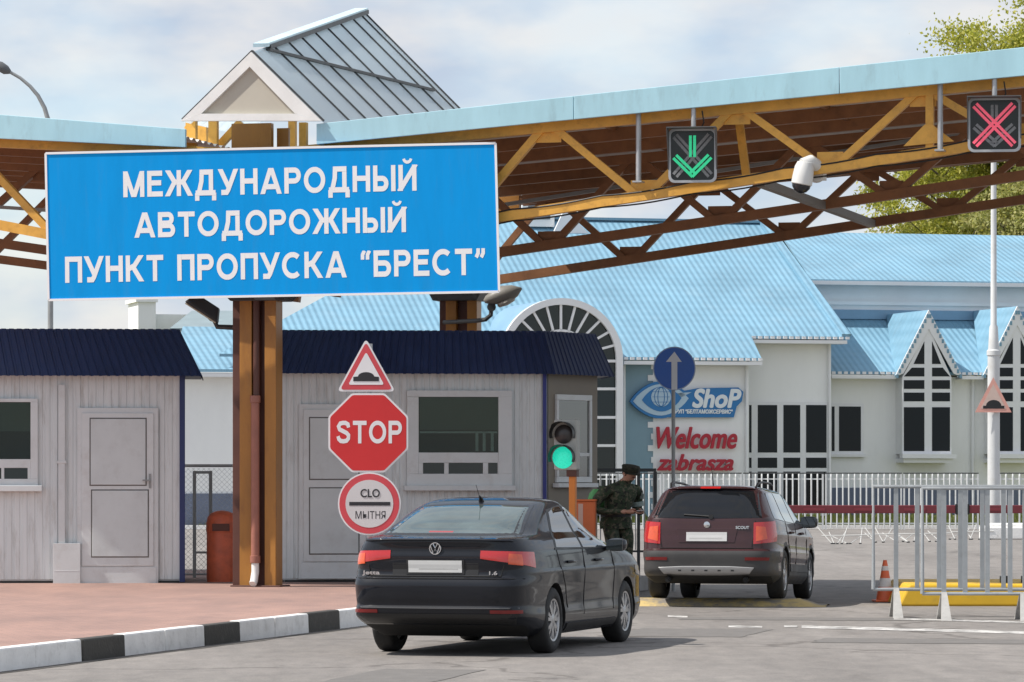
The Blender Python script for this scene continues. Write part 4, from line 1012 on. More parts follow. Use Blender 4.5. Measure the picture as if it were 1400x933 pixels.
# ---------------------------------------------------------------- trees
def tree(name, lab, x, y, h, cr, cz, n, seed, leafc, base=0, trunk_r=.3, squash=1.0):
    rnd = random.Random(seed)
    t = thing(name, lab, 'tree', (x, y, base), 0, 'spring trees behind the hall')
    m = MB(); tips = []
    bark = mat('bark', (.10,.085,.065), .9, var=.25, scale=5)
    m.path([(0,0,0), (.1,0,h*.3), (-.1,.1,h*.6), (.0,0,h*.92)], [trunk_r, trunk_r*.8, trunk_r*.5, .05], 8)
    for i in range(34):
        z0 = h*(.25+.6*rnd.random()); a = rnd.random()*6.283; L_ = cr*(.5+.6*rnd.random())*(1.1-.5*(z0/h)); el = rnd.uniform(.3, 1.0)
        p0 = Vector((0,0,z0)); d = Vector((math.cos(a)*math.cos(el), math.sin(a)*math.cos(el), math.sin(el)))
        p1 = p0+d*L_*.5+Vector((0,0,.2)); p2 = p1+(d+Vector((0,0,.35))).normalized()*L_*.5
        m.path([p0, p1, p2], [trunk_r*.3, trunk_r*.18, .03], 6); tips.append((p1, .6)); tips.append((p2, 1))
        for j in range(4):
            b = rnd.random()*6.283; e = Vector((math.cos(b), math.sin(b), rnd.uniform(-.1, .9))).normalized()
            q = p1.lerp(p2, rnd.uniform(.1, 1)); r_ = q+e*L_*rnd.uniform(.25, .5); m.path([q, r_], [trunk_r*.1, .015], 5); tips.append((r_, 1))
    m.build('trunk', bark, t, smooth=60)
    lv = MB(); cl = []
    for p, w in tips: cl.append((p, rnd.uniform(.5, 1.0)*cr*.15))
    cz_ = h*.62; rz = h*.40
    while len(cl) < 230+len(tips)//2:                      # leaf clumps through the crown, most of them near its skin
        d = Vector((rnd.gauss(0,1), rnd.gauss(0,1), rnd.gauss(0,1))).normalized(); k = rnd.random()**.45*(.78+.3*noise.noise(d*2.1+Vector((seed,0,0))))
        cl.append((Vector((d.x*cr*k, d.y*cr*k, cz_+d.z*rz*k)), rnd.uniform(.55, 1.15)*cr*.13))
    for i in range(n):
        c_, r_ = cl[rnd.randrange(len(cl))]
        d = Vector((rnd.gauss(0,1), rnd.gauss(0,1), rnd.gauss(0,.75))); p = c_+d*r_*.55
        s_ = rnd.uniform(.05, .115); a = Vector((rnd.gauss(0,1), rnd.gauss(0,1), rnd.gauss(0,1))).normalized(); b = a.cross(Vector((rnd.gauss(0,1), rnd.gauss(0,1), rnd.gauss(0,1)))).normalized()
        lv.add([p-a*s_, p+b*s_*.6, p+a*s_, p-b*s_*.6], [(0,1,2,3)], rnd.randrange(3))
    lv.build('crown', leafc, t, fix=False)
def leaf(name, c_):
    m = mat(name, c_, .55, var=.2, scale=.5); N, L, b = nodes_of(m); b.inputs['Specular IOR Level'].default_value = .3
    tr = N.new('ShaderNodeBsdfTranslucent'); tr.inputs[0].default_value = (c_[0]*1.3, c_[1]*1.35, c_[2]*.9, 1); mx = N.new('ShaderNodeMixShader'); mx.inputs[0].default_value = .4
    L.new(b.outputs[0], mx.inputs[1]); L.new(tr.outputs[0], mx.inputs[2]); L.new(mx.outputs[0], N['Material Output'].inputs[0]); return m
L1 = [leaf('leaf_spring', (.36,.36,.06)), leaf('leaf_olive', (.27,.29,.06)), leaf('leaf_pale', (.46,.43,.10))]
L2 = [leaf('leaf_dusty', (.34,.34,.13)), leaf('leaf_olive2', (.26,.27,.09)), leaf('leaf_pale2', (.42,.39,.16))]
def trees():
    s_ = FPX/172
    tree('spring_tree', 'tall yellow green spring tree rising above the canopy at the right edge', (1420-CX)/s_, 172, 22.4, 8.0, 12, 190000, 2, L1)
    tree('spring_tree', 'olive spring tree seen between the trusses right of the camera dome', (1322-CX)/s_, 178, 15.6, 4.8, 9, 60000, 5, L2)
    tree('spring_tree', 'pale budding tree whose crown fills the truss gap at the right edge', (1395-CX)/s_, 166, 14.6, 4.8, 8, 60000, 9, L2)
trees()

# ---------------------------------------------------------------- cars
def pchip(xs, ys):
    xs = np.array(xs, float); ys = np.array(ys, float); h = np.diff(xs); d = np.diff(ys)/h; m = np.zeros(len(xs))
    for i in range(1, len(xs)-1):
        if d[i-1]*d[i] > 0: w1 = 2*h[i]+h[i-1]; w2 = h[i]+2*h[i-1]; m[i] = (w1+w2)/(w1/d[i-1]+w2/d[i])
    m[0], m[-1] = d[0], d[-1]
    def f(x):
        x = np.clip(x, xs[0], xs[-1]); i = int(np.clip(np.searchsorted(xs, x)-1, 0, len(h)-1)); t = (x-xs[i])/h[i]
        return float((2*t**3-3*t*t+1)*ys[i]+(t**3-2*t*t+t)*h[i]*m[i]+(-2*t**3+3*t*t)*ys[i+1]+(t**3-t*t)*h[i]*m[i+1])
    return f
class Car:
    """body as a stack of rounded outlines: keys are (z, rear x, front x, half width, corner exponent)"""
    def __init__(s, keys):
        z = [k[0] for k in keys]; s.z = z; s.fr, s.ff, s.fw, s.fn = (pchip(z, [k[i] for k in keys]) for i in (1,2,3,4))
    def side(s, x, z):
        a, b, w, n = s.fr(z), s.ff(z), s.fw(z), s.fn(z); c = (a+b)/2; h = (b-a)/2
        e = min(1, abs((x-c)/h)); return w*(1-e**n)**(1/n)
    def rear(s, y, z):
        a, b, w, n = s.fr(z), s.ff(z), s.fw(z), s.fn(z); c = (a+b)/2; h = (b-a)/2
        e = min(1, abs(y/w)); return c-h*(1-e**n)**(1/n)
    def front(s, y, z): a, b = s.fr(z), s.ff(z); return a+b-s.rear(y, z)
    def ring(s, z, M=44):
        a, b, w, n = s.fr(z), s.ff(z), s.fw(z), s.fn(z); c = (a+b)/2; h = (b-a)/2
        th = np.linspace(0, math.pi/2, 900)
        q = np.stack([h*np.cos(th)**(2/n), w*np.sin(th)**(2/n)], 1)
        # sample along the arc, denser at the corner
        L_ = np.concatenate([[0], np.cumsum(np.hypot(*np.diff(q, axis=0).T))]); k = np.searchsorted(q[:,1]/w-q[:,0]/h, 0)
        s1 = L_[k]; f = np.linspace(0, 1, M//2+1)
        ss = np.concatenate([s1*(1-(1-f)**1.9), s1+(L_[-1]-s1)*(f[1:]**1.9)])
        qx = np.interp(ss, L_, q[:,0]); qy = np.interp(ss, L_, q[:,1])
        p = [(c+x, y) for x, y in zip(qx, qy)]
        p += [(c-x, y) for x, y in zip(qx[-2::-1], qy[-2::-1])]
        p += [(2*c-x-0*y-0, -y) if False else (x, -y) for x, y in p[-2:0:-1]]
        return [(x, y, z) for x, y in p]
    def body(s, zs, wells, r_well, inner, mats, parent, band=None, seams=()):
        rows = [s.ring(z) for z in zs]; mb = MB().grid(rows, close=True); n = len(rows[0])
        mb.f.append(list(range(n))); mb.mi.append(0); b0 = (len(rows)-1)*n; mb.f.append([b0+i for i in range(n)]); mb.mi.append(0)
        o = mb.build('body', mats[0], None)
        cut = MB()
        for wx, wz in wells:
            for sg in (-1, 1): cut.lathe([(r_well, sg*inner), (r_well, sg*1.3)], 48, (wx, 0, wz), 'y')
        co = cut.build('cutter', mats[0], None)
        md = o.modifiers.new('arch', 'BOOLEAN'); md.operation = 'DIFFERENCE'; md.object = co; md.solver = 'EXACT'
        me = bpy.data.meshes.new_from_object(o.evaluated_get(bpy.context.evaluated_depsgraph_get()))
        bpy.data.objects.remove(co); bpy.data.objects.remove(o)
        me.materials.clear()
        for m in mats: me.materials.append(m)
        for p in me.polygons:
            c = p.center; k = 0
            if any(math.hypot(c.x-wx, c.z-wz) < r_well+.004 for wx, wz in wells) and abs(c.y) < s.side(c.x, c.z)-.002: k = 1
            elif abs(p.normal.z) > .9 and c.z < .3: k = 1
            elif band and band(c): k = 2
            p.material_index = k
        me.polygons.foreach_set('use_smooth', [True]*len(me.polygons)); me.set_sharp_from_angle(angle=R(34))
        me.name = 'body'
        o = bpy.data.objects.new('body', me); COL.objects.link(o); o.parent = parent
        return o
    def patch(s, kind, lo, hi, n, m, off, th=.012, sgn=1):
        """panel lofted between two outlines; kind side: (x, z), rear/front: (y, z)"""
        def samp(pl, t):
            P = [Vector(p) for p in pl]; L_ = [0]
            for a, b in zip(P, P[1:]): L_.append(L_[-1]+(b-a).length)
            d = t*L_[-1]
            for i in range(len(P)-1):
                if d <= L_[i+1]+1e-9: return P[i].lerp(P[i+1], (d-L_[i])/max(1e-9, L_[i+1]-L_[i]))
            return P[-1]
        out = []
        for dd in (off, off-th):
            rows = []
            for j in range(m+1):
                r = []
                for i in range(n+1):
                    p = samp(lo, i/n).lerp(samp(hi, i/n), j/m)
                    if kind == 'side': r.append((p[0], sgn*(s.side(p[0], p[1])+dd), p[1]))
                    elif kind == 'rear': r.append((s.rear(p[0], p[1])-dd, p[0], p[1]))
                    else: r.append((s.front(p[0], p[1])+dd, p[0], p[1]))
                rows.append(r)
            out.append(rows)
        A, Bk = out; mb = MB().grid(A); k = len(mb.v); mb.grid(Bk); w = n+1
        edge = [i for i in range(w)]+[j*w+n for j in range(1, m+1)]+[m*w+i for i in range(n-1, -1, -1)]+[j*w for j in range(m-1, 0, -1)]
        for a, b in zip(edge, edge[1:]+edge[:1]): mb.f.append([a, b, b+k, a+k]); mb.mi.append(0)
        return mb
    def wrap(s, y_in, x_end, z0, z1, n, m, off, th=.02, sgn=1, zin=None, zout=None):
        """lamp that starts on the rear face at y_in and runs round the corner to x_end on the side"""
        rows_o, rows_i = [], []
        for j in range(m+1):
            ro, ri = [], []
            for i in range(n+1):
                t = i/n; a0, a1 = (zin or (z0, z1)), (zout or (z0, z1))
                z = (a0[0]*(1-t)+a1[0]*t)*(1-j/m)+(a0[1]*(1-t)+a1[1]*t)*j/m
                a_, b_, w_, n_ = s.fr(z), s.ff(z), s.fw(z), s.fn(z); h_ = (b_-a_)/2; q = np.linspace(0, math.pi/2, 3000)
                P = np.stack([(a_+b_)/2-h_*np.cos(q)**(2/n_), w_*np.sin(q)**(2/n_)], 1); L_ = np.concatenate([[0], np.cumsum(np.hypot(*np.diff(P, axis=0).T))])
                # start where y = y_in on the rear, end where x = x_end on the side
                k0 = int(np.searchsorted(P[:,1], y_in)); k1 = int(np.searchsorted(P[:,0], x_end))
                lo_, hi_ = L_[k0], L_[k1]; d = lo_+(hi_-lo_)*t
                x, y = np.interp(d, L_, P[:,0]), np.interp(d, L_, P[:,1])
                x2, y2 = np.interp(d+.01, L_, P[:,0]), np.interp(d+.01, L_, P[:,1]); x1, y1 = np.interp(d-.01, L_, P[:,0]), np.interp(d-.01, L_, P[:,1])
                tx, ty = x2-x1, y2-y1; l = math.hypot(tx, ty) or 1; nx, ny = -ty/l, tx/l
                ro.append((x+nx*off, sgn*(y+ny*off), z)); ri.append((x-nx*th, sgn*(y-ny*th), z))
            rows_o.append(ro); rows_i.append(ri)
        mb = MB().grid(rows_o); k = len(mb.v); mb.grid(rows_i); w = n+1
        edge = [i for i in range(w)]+[j*w+n for j in range(1, m+1)]+[m*w+i for i in range(n-1, -1, -1)]+[j*w for j in range(m-1, 0, -1)]
        for a, b in zip(edge, edge[1:]+edge[:1]): mb.f.append([a, b, b+k, a+k]); mb.mi.append(0)
        return mb
tyre_m = mat('tyre', (.016,.016,.016), .75, var=.25, scale=15, bump=.2)
rim_m = mat('alloy', (.42,.42,.43), .32, metal=.75, var=.12, scale=8)
rimd = mat('rim_dark', (.03,.03,.032), .5, var=.1)
wellm = mat('wheel_well', (.008,.008,.008), .9, var=.1)
cglass = mat('car_glass', (.010,.014,.015), .03, var=0, ior=1.8, coat=.5)
rglass = mat('rear_glass', (.06,.085,.085), .04, var=.35, scale=2.5, ior=1.55)
chrome = mat('chrome', (.62,.63,.64), .15, metal=.95, var=.05)
lredd = mat('reflector_red', (.16,.012,.012), .2, var=.1)
lred = mat('lamp_red', (.42,.012,.012), .12, var=.1, ior=1.6, coat=.6)
lamber = mat('lamp_orange', (.62,.08,.02), .12, var=.15, scale=20, ior=1.6, coat=.6)
plate_m = mat('number_plate', (.58,.58,.57), .4, var=.05, scale=6)
smudge = mat('plate_smudge', (.48,.48,.47), .5, var=.1)
def wheel(root, x, sg, z, r, w, yo, spokes):
    h = MB().lathe([(.12, yo-w+.03), (.13, yo-.06), (.07, yo-.035), (.05, yo-.02)], 20, (0,0,0), 'y').xf(Matrix.Diagonal((1, sg, 1, 1))); h.v = [(p[0]+x, p[1], p[2]+z) for p in h.v]
    hub = h.build('wheel', rimd, root, smooth=40)
    rr = r*.66
    T = MB().lathe([(rr, yo-w), (r-.03, yo-w+.004), (r-.008, yo-w+.02), (r, yo-w+.05), (r, yo-.05), (r-.008, yo-.022), (r-.03, yo-.006), (rr+.02, yo), (rr, yo-.012), (rr-.012, yo-.03), (rr-.012, yo-w+.02)], 40, (0,0,0), 'y')
    T.f = [f for f in T.f if len(f) == 4]; T.mi = T.mi[:len(T.f)]
    T.xf(Matrix.Diagonal((1, sg, 1, 1))); T.v = [(p[0]+x, p[1], p[2]+z) for p in T.v]; T.build('tyre', tyre_m, hub, smooth=50)
    rm = MB().lathe([(rr-.004, yo-.012), (rr-.022, yo-.016), (rr-.03, yo-.04), (rr-.03, yo-w+.03), (rr-.004, yo-w+.03)], 40, (0,0,0), 'y')
    rm.f = [f for f in rm.f if len(f) == 4]; rm.mi = rm.mi[:len(rm.f)]
    for k in range(spokes):
        for dw in (-.085, .085):
            a = 2*math.pi*k/spokes+.2; c_, s_ = math.cos(a+dw*.6), math.sin(a+dw*.6); e, f = math.cos(a+dw*2.1), math.sin(a+dw*2.1)
            rm.bar((.045*c_, yo-.03, .045*s_), ((rr-.015)*e, yo-.032, (rr-.015)*f), .034, .024, up=(0,1,0))
    rm.lathe([(.065, yo-.05), (.065, yo-.02), (.03, yo-.012)], 20, (0,0,0), 'y')
    bd = MB().lathe([(rr-.035, yo-.11), (rr-.035, yo-.1)], 30, (0,0,0), 'y')
    rm.join(bd, 1)
    rm.xf(Matrix.Diagonal((1, sg, 1, 1))); rm.v = [(p[0]+x, p[1], p[2]+z) for p in rm.v]; rm.build('rim', [rim_m, rimd], hub, smooth=35)
def mirror(root, x, sg, y, z, m_, w=.2, h=.13):
    rows = []
    for k in range(7):
        t = k/6; sc = math.sin(math.pi*(.12+.76*t))**.5; rows.append([(x-.09+.2*t, (y+.12+w/2*sc*math.copysign(abs(math.cos(a))**.6, math.cos(a))), z+h/2*sc*math.copysign(abs(math.sin(a))**.6, math.sin(a))) for a in [2*math.pi*i/16 for i in range(16)]])
    mb = MB().grid(rows, close=True); mb.f += [list(range(16)), list(range(96, 112))]; mb.mi += [0, 0]
    mb.bar((x+.05, y-.06, z-.05), (x+.04, y+.06, z-.03), .09, .04)
    mb.xf(Matrix.Diagonal((1, sg, 1, 1))); o = mb.build('mirror', m_, root, smooth=50)
    g_ = MB().box(x-.098, x-.091, y+.12-w*.42, y+.12+w*.42, z-h*.4, z+h*.4).xf(Matrix.Diagonal((1, sg, 1, 1))); g_.build('mirror_glass', cglass, o)
def rear_text(car, root, body, yc, zc, w, h, m_, dep=.006, name='lettering'):
    tb = text_mb(body, w, h, dep, .002)
    # u runs to the viewer's right, which is -y when looking at the tail
    tb.v = [(car.rear(yc, zc)-.006+p[1], yc-p[0], zc+p[2]) for p in tb.v]
    return tb.build(name, m_, root)

def sedan():
    th = R(16.5); x, y = -.43, 38.55
    root = thing('parked_car', 'black four door saloon seen from behind, stopped nearest the camera beside the stop sign', 'car', (x, y, 0), 0, rot=(0, 0, R(90)-th))
    K = [(.17,-.48,3.30,.80,9),(.22,-.60,3.42,.85,9),(.28,-.80,3.50,.874,9),(.33,-.97,3.54,.880,9),(.375,-1.05,3.56,.882,9.5),(.46,-1.072,3.57,.874,9.5),(.475,-1.055,3.57,.874,9.5),(.55,-1.072,3.56,.876,9.5),(.66,-1.082,3.54,.883,9.5),(.72,-1.065,3.51,.887,9),
         (.745,-1.015,3.48,.889,9),(.785,-1.0,3.43,.891,9),(.805,-1.0,3.41,.884,9),(.88,-1.01,3.25,.874,9),(.94,-1.012,2.95,.866,8.5),(.985,-1.0,2.6,.858,8),(1.03,-1.0,2.25,.838,7.5),(1.075,-1.005,2.08,.812,7),(1.098,-1.0,2.02,.797,7),(1.112,-.9,1.98,.786,6.8),(1.124,-.66,1.95,.777,6.5),
         (1.16,-.50,1.88,.754,6.2),(1.24,-.26,1.71,.713,6),(1.32,0.0,1.54,.672,5.6),(1.38,.22,1.38,.636,5.2),(1.425,.40,1.28,.60,4.6),(1.458,.58,1.14,.51,4),(1.474,.72,1.02,.35,3.4),(1.481,.82,.92,.12,3)]
    c = Car(K)
    paint = mat('car_black', (.005,.0065,.011), .5, var=.15, scale=1.5, coat=.6, ior=1.48, grime=.1, gcol=(.022,.021,.02), spec=.15)
    trim = mat('car_trim', (.013,.013,.014), .5, var=.1)
    zs = sorted(set([k[0] for k in K]+list(np.linspace(.17, 1.1, 40))+list(np.linspace(1.1, 1.481, 26))))
    zz = [zs[0]]
    for q in zs[1:]:
        if q-zz[-1] > .004: zz.append(q)
    c.body(zz, ((0, .315), (2.65, .315)), .355, .55, [paint, wellm], root)
    for wx in (0, 2.65):
        for sg in (1, -1): wheel(root, wx, sg, .315, .315, .21, .875, 7)
    # glass
    c.patch('rear', [(-.66,1.135),(-.3,1.127),(0,1.126),(.3,1.127),(.66,1.135)], [(-.53,1.385),(-.25,1.402),(0,1.405),(.25,1.402),(.53,1.385)], 20, 10, .004).build('rear_window', rglass, root, smooth=60)
    c.patch('rear', [(-.69,1.128),(-.3,1.121),(0,1.12),(.3,1.121),(.69,1.128)], [(-.56,1.40),(-.25,1.414),(0,1.417),(.25,1.414),(.56,1.40)], 20, 10, .002).build('window_surround', trim, root, smooth=60)
    c.patch('front', [(-.70,1.08),(0,1.07),(.70,1.08)], [(-.55,1.37),(0,1.39),(.55,1.37)], 16, 8, .004).build('windscreen', cglass, root, smooth=60)
    for sg in (1, -1):
        c.patch('side', [(.12,1.005),(.50,.998),(.98,.992)], [(.50,1.335),(.72,1.375),(.98,1.388)], 12, 8, .005, sgn=sg).build('side_window', cglass, root, smooth=60)
        c.patch('side', [(1.05,.992),(1.6,.985),(2.02,.988)], [(1.05,1.388),(1.22,1.372),(1.50,1.30)], 12, 8, .005, sgn=sg).build('side_window', cglass, root, smooth=60)
        c.patch('side', [(.06,.993),(1.0,.982),(2.08,.98)], [(.46,1.36),(1.0,1.403),(1.52,1.315)], 20, 8, .0025, sgn=sg).build('window_surround', trim, root, smooth=60)
        # door shut lines, handles, sill trim
        seam = MB()
        for pl in ([(1.02,.98),(1.03,.7),(1.02,.34)], [(2.06,.97),(2.14,.7),(2.12,.36)], [(.1,.98),(.16,.84),(.36,.62),(.44,.42)]):
            P = [(a, sg*(c.side(a, b)+.0015), b) for a, b in [(pl[i][0]+(pl[i+1][0]-pl[i][0])*t, pl[i][1]+(pl[i+1][1]-pl[i][1])*t) for i in range(len(pl)-1) for t in (0,.33,.66)]+[pl[-1]]]
            seam.path(P, .0042, 5); seam.build('door_seam', trim, root); seam = MB()
        for hx in (.52, 1.52):
            yy = c.side(hx, .86); MB().path([(hx-.1, sg*(yy+.005), .862), (hx-.06, sg*(yy+.035), .865), (hx+.07, sg*(yy+.035), .862), (hx+.1, sg*(yy+.005), .86)], .013, 8).build('handle', paint, root, smooth=50)
        c.patch('side', [(.42,.20),(2.24,.20)], [(.42,.27),(2.24,.27)], 16, 3, .012, sgn=sg).build('sill', trim, root, smooth=50)
        c.patch('side', [(.05,.985),(1.0,.975),(2.08,.972)], [(.05,.997),(1.0,.987),(2.08,.984)], 16, 1, .007, sgn=sg).build('belt_trim', trim, root)
        mirror(root, 1.93, sg, c.side(1.93, 1.0), 1.0, paint)
        # tail lamps
        l_ = c.wrap(.44, -.62, .81, .99, 16, 4, .006, sgn=sg, zin=(.915,.992), zout=(.825,.975)); lo = l_.build('tail_lamp', lred, root, smooth=60)
        c.wrap(.70, -.86, .81, .95, 8, 3, .0095, .0, sgn=sg, zin=(.865,.965), zout=(.85,.955)).build('indicator', lamber, lo, smooth=60)
        c.wrap(.55, -.90, .405, .438, 8, 2, .008, sgn=sg).build('reflector', lredd, root, smooth=60)
        y0 = c.side(2.9, .7)
        c.patch('side', [(2.95,.70),(3.3,.66)], [(2.95,.78),(3.25,.76)], 6, 3, .004, sgn=sg).build('headlight', cglass, root, smooth=60)
    # boot lid lines, spoiler, plate, emblem, bumper line and its painted highlight
    sm = MB()
    def rl(pts, r_=.004, o_=.002): sm.path([(c.rear(a, b)-o_, a, b) for a, b in pts], r_, 5)
    rl([(-.69,.99),(-.66,.84),(-.64,.755)]); rl([(.69,.99),(.66,.84),(.64,.755)]); rl([(-.64+i*.064,.75) for i in range(21)], .006)
    rl([(-.83+i*.083,.728) for i in range(21)], .005)
    sm.build('boot_seam', wellm, root)
    c.patch('rear', [(-.73,1.076),(-.4,1.084),(0,1.087),(.4,1.084),(.73,1.076)], [(-.70,1.096),(-.4,1.103),(0,1.106),(.4,1.103),(.70,1.096)], 20, 4, .025, .06).build('spoiler', paint, root, smooth=40, bevel=.006)
    c.patch('rear', [(-.42,.757),(.42,.757)], [(-.42,.925),(.42,.925)], 12, 3, -.0, .01).build('plate_recess', trim, root)
    c.patch('rear', [(-.285,.768),(.285,.768)], [(-.285,.905),(.285,.905)], 10, 3, .008, .01).build('plate_frame', trim, root)
    pl = c.patch('rear', [(-.262,.785),(.262,.785)], [(-.262,.897),(.262,.897)], 10, 3, .013, .006).build('number_plate', plate_m, root)
    c.patch('rear', [(-.22,.812),(.16,.812)], [(-.22,.826),(.16,.826)], 8, 1, .0145, .002).build('smudge', smudge, pl)
    # round emblem: a ring with one letter over another
    zc, yc = 1.008, 0.0; xr = c.rear(0, zc)-.012; em = MB()
    em.path([(xr, .054*math.cos(a), zc+.054*math.sin(a)) for a in [2*math.pi*i/24 for i in range(25)]], .007, 6)
    for pts in ([(-.022,.045),(0,.004),(.022,.045)], [(-.045,.026),(-.020,-.042),(0,-.004),(.020,-.042),(.045,.026)]): em.path([(xr, -a, zc+b) for a, b in pts], .0068, 6)
    em.build('emblem', chrome, root, smooth=50)
    rear_text(c, root, 'Jetta', .635, .775, .17, .045, chrome); rear_text(c, root, '1.6', -.565, .782, .075, .032, chrome)
    c.patch('rear', [(-.80,.452),(0,.448),(.80,.452)], [(-.80,.462),(0,.459),(.80,.462)], 20, 1, .005, .01).build('crease_highlight', mat('highlight_grey', (.10,.10,.105), .3, var=.1), root)  # lighter grey strip: the highlight along the bumper crease, set as colour
    c.patch('rear', [(-.74,.30),(.74,.30)], [(-.80,.40),(.80,.40)], 20, 4, .006, .01).build('valance', trim, root, smooth=50)
    # roof aerial, high brake lamp, exhaust, headrests
    MB().path([(.47,0,1.435),(.45,0,1.47),(.40,0,1.495)], [.03,.018,.006], 8).path([(.42,0,1.47),(.29,.0,1.60)], .003, 5).build('aerial', black, root, smooth=40)
    c.patch('rear', [(-.02,1.145),(.22,1.147)], [(-.02,1.165),(.22,1.167)], 6, 2, .006, .002).build('brake_lamp', mat('soft_red', (.32,.05,.05), .4), root)
sedan()

def estate():
    th = R(11.5); x, y = 2.68, 52.3
    root = thing('parked_car', 'brown estate car with grey lower bumper and roof rails, being checked by the soldier', 'car', (x, y, .085), 0, rot=(0, R(1.7), R(90)-th))
    K = [(.20,-.58,3.26,.80,8),(.25,-.78,3.38,.85,8.5),(.31,-.99,3.44,.88,9),(.36,-1.045,3.46,.884,9),(.46,-1.06,3.48,.880,9),(.56,-1.07,3.48,.892,9),(.615,-1.06,3.46,.892,9),(.64,-1.015,3.44,.888,9),(.74,-1.01,3.38,.884,9),(.84,-1.0,3.24,.892,8.5),(.86,-1.0,3.2,.884,8.5),
         (.94,-.99,2.85,.872,8.5),(1.0,-.98,2.4,.858,8),(1.03,-.972,2.2,.84,8),(1.08,-.94,2.05,.812,7.5),(1.2,-.85,1.84,.757,7),(1.32,-.75,1.62,.702,6.5),(1.39,-.685,1.45,.662,6),(1.43,-.63,1.28,.60,5.5),(1.455,-.54,1.1,.50,5),(1.468,-.3,.9,.35,4),(1.474,-.1,.7,.1,3)]
    c = Car(K)
    paint = mat('car_maroon', (.045,.018,.020), .4, var=.15, scale=1.5, coat=.7, grime=.2, gcol=(.05,.035,.03), spec=.15)
    clad_ = mat('car_cladding', (.045,.044,.044), .6, var=.12, scale=3, grime=.4, gcol=(.09,.08,.07))
    trim = MATS['car_trim']
    zs = sorted(set([k[0] for k in K]+list(np.linspace(.20, 1.0, 36))+list(np.linspace(1.0, 1.474, 26)))); zz = [zs[0]]
    for q in zs[1:]:
        if q-zz[-1] > .004: zz.append(q)
    def band(p):
        if p.z < .36: return True
        if p.x < -.55 and p.z < .618: return True
        return any(math.hypot(p.x-wx, p.z-.325) < .42 for wx in (0, 2.577))
    c.body(zz, ((0, .325), (2.577, .325)), .365, .55, [paint, wellm, clad_], root, band)
    for wx in (0, 2.577):
        for sg in (1, -1): wheel(root, wx, sg, .325, .325, .215, .882, 5)
    c.patch('rear', [(-.70,1.035),(0,1.025),(.70,1.035)], [(-.60,1.385),(-.3,1.40),(0,1.405),(.3,1.40),(.60,1.385)], 20, 10, .004).build('rear_window', mat('tail_glass', (.008,.009,.011), .05, var=.2, scale=3, ior=1.45), root, smooth=60)
    c.patch('front', [(-.72,1.08),(0,1.07),(.72,1.08)], [(-.58,1.37),(0,1.39),(.58,1.37)], 14, 8, .004).build('windscreen', cglass, root, smooth=60)
    c.patch('rear', [(-.62,1.412),(0,1.42),(.62,1.412)], [(-.55,1.446),(0,1.452),(.55,1.446)], 16, 3, .05, .16).build('spoiler', paint, root, smooth=40, bevel=.008)
    c.patch('rear', [(-.13,1.415),(.13,1.415)], [(-.13,1.442),(.13,1.442)], 6, 2, .056, .004).build('brake_lamp', lred, root)
    for sg in (1, -1):
        for lo, hi in (([(-.66,1.03),(.06,1.01)], [(-.44,1.36),(.10,1.375)]), ([(.13,1.01),(.95,1.0)], [(.16,1.378),(.95,1.382)]), ([(1.02,1.0),(1.98,.995)], [(1.02,1.382),(1.2,1.37),(1.50,1.29)])):
            c.patch('side', lo, hi, 12, 8, .005, sgn=sg).build('side_window', cglass, root, smooth=60)
        seam = MB()
        for pl in ([(.99,.99),(1.0,.7),(.99,.38)], [(2.02,.98),(2.08,.7),(2.06,.4)], [(.09,1.0),(.14,.84),(.36,.66),(.44,.42)]):
            P = [(a, sg*(c.side(a, b)+.0015), b) for a, b in [(pl[i][0]+(pl[i+1][0]-pl[i][0])*t, pl[i][1]+(pl[i+1][1]-pl[i][1])*t) for i in range(len(pl)-1) for t in (0,.33,.66)]+[pl[-1]]]
            seam.path(P, .0042, 5); seam.build('door_seam', trim, root); seam = MB()
        for hx in (.5, 1.5):
            yy = c.side(hx, .87); MB().path([(hx-.1, sg*(yy+.005), .872), (hx-.06, sg*(yy+.035), .875), (hx+.07, sg*(yy+.035), .872), (hx+.1, sg*(yy+.005), .87)], .013, 8).build('handle', paint, root, smooth=50)
        c.patch('side', [(.44,.36),(2.14,.36)], [(.44,.46),(2.14,.46)], 16, 3, .012, sgn=sg).build('side_moulding', clad_, root, smooth=50)
        mirror(root, 1.86, sg, c.side(1.86, 1.03), 1.03, black, .24, .16)
        l_ = c.wrap(.60, -.70, .64, 1.0, 14, 6, .008, sgn=sg, zin=(.70,.975), zout=(.74,1.0)); lo = l_.build('tail_lamp', lred, root, smooth=60)
        c.wrap(.63, -.93, .72, .9, 8, 3, .0115, .0, sgn=sg, zin=(.735,.93), zout=(.77,.92)).build('indicator', lamber, lo, smooth=60)
        c.wrap(.50, -.95, .49, .53, 8, 2, .006, sgn=sg).build('reflector', lredd, root, smooth=60)
        MB().path([(-.45, sg*.55, 1.43), (-.35, sg*.565, 1.49), (0, sg*.575, 1.515), (.7, sg*.575, 1.515), (1.1, sg*.55, 1.49), (1.2, sg*.53, 1.44)], .016, 8).build('roof_rail', black, root, smooth=50)
        MB().tube((-1.0, sg*.5, .24), (-.8, sg*.5, .26), .035).build('exhaust', wellm, root, smooth=40)
    sm = MB()
    def rl(pts, r_=.005, o_=.002): sm.path([(c.rear(a, b)-o_, a, b) for a, b in pts], r_, 5)
    rl([(-.62,1.0),(-.60,.8),(-.58,.66)]); rl([(.62,1.0),(.60,.8),(.58,.66)]); rl([(-.6+i*.06,.645) for i in range(21)], .007)
    sm.build('tailgate_seam', wellm, root)
    c.patch('rear', [(-.36,.715),(.36,.715)], [(-.40,.90),(.40,.90)], 12, 4, .006, .012).build('plate_recess', paint, root, bevel=.004)
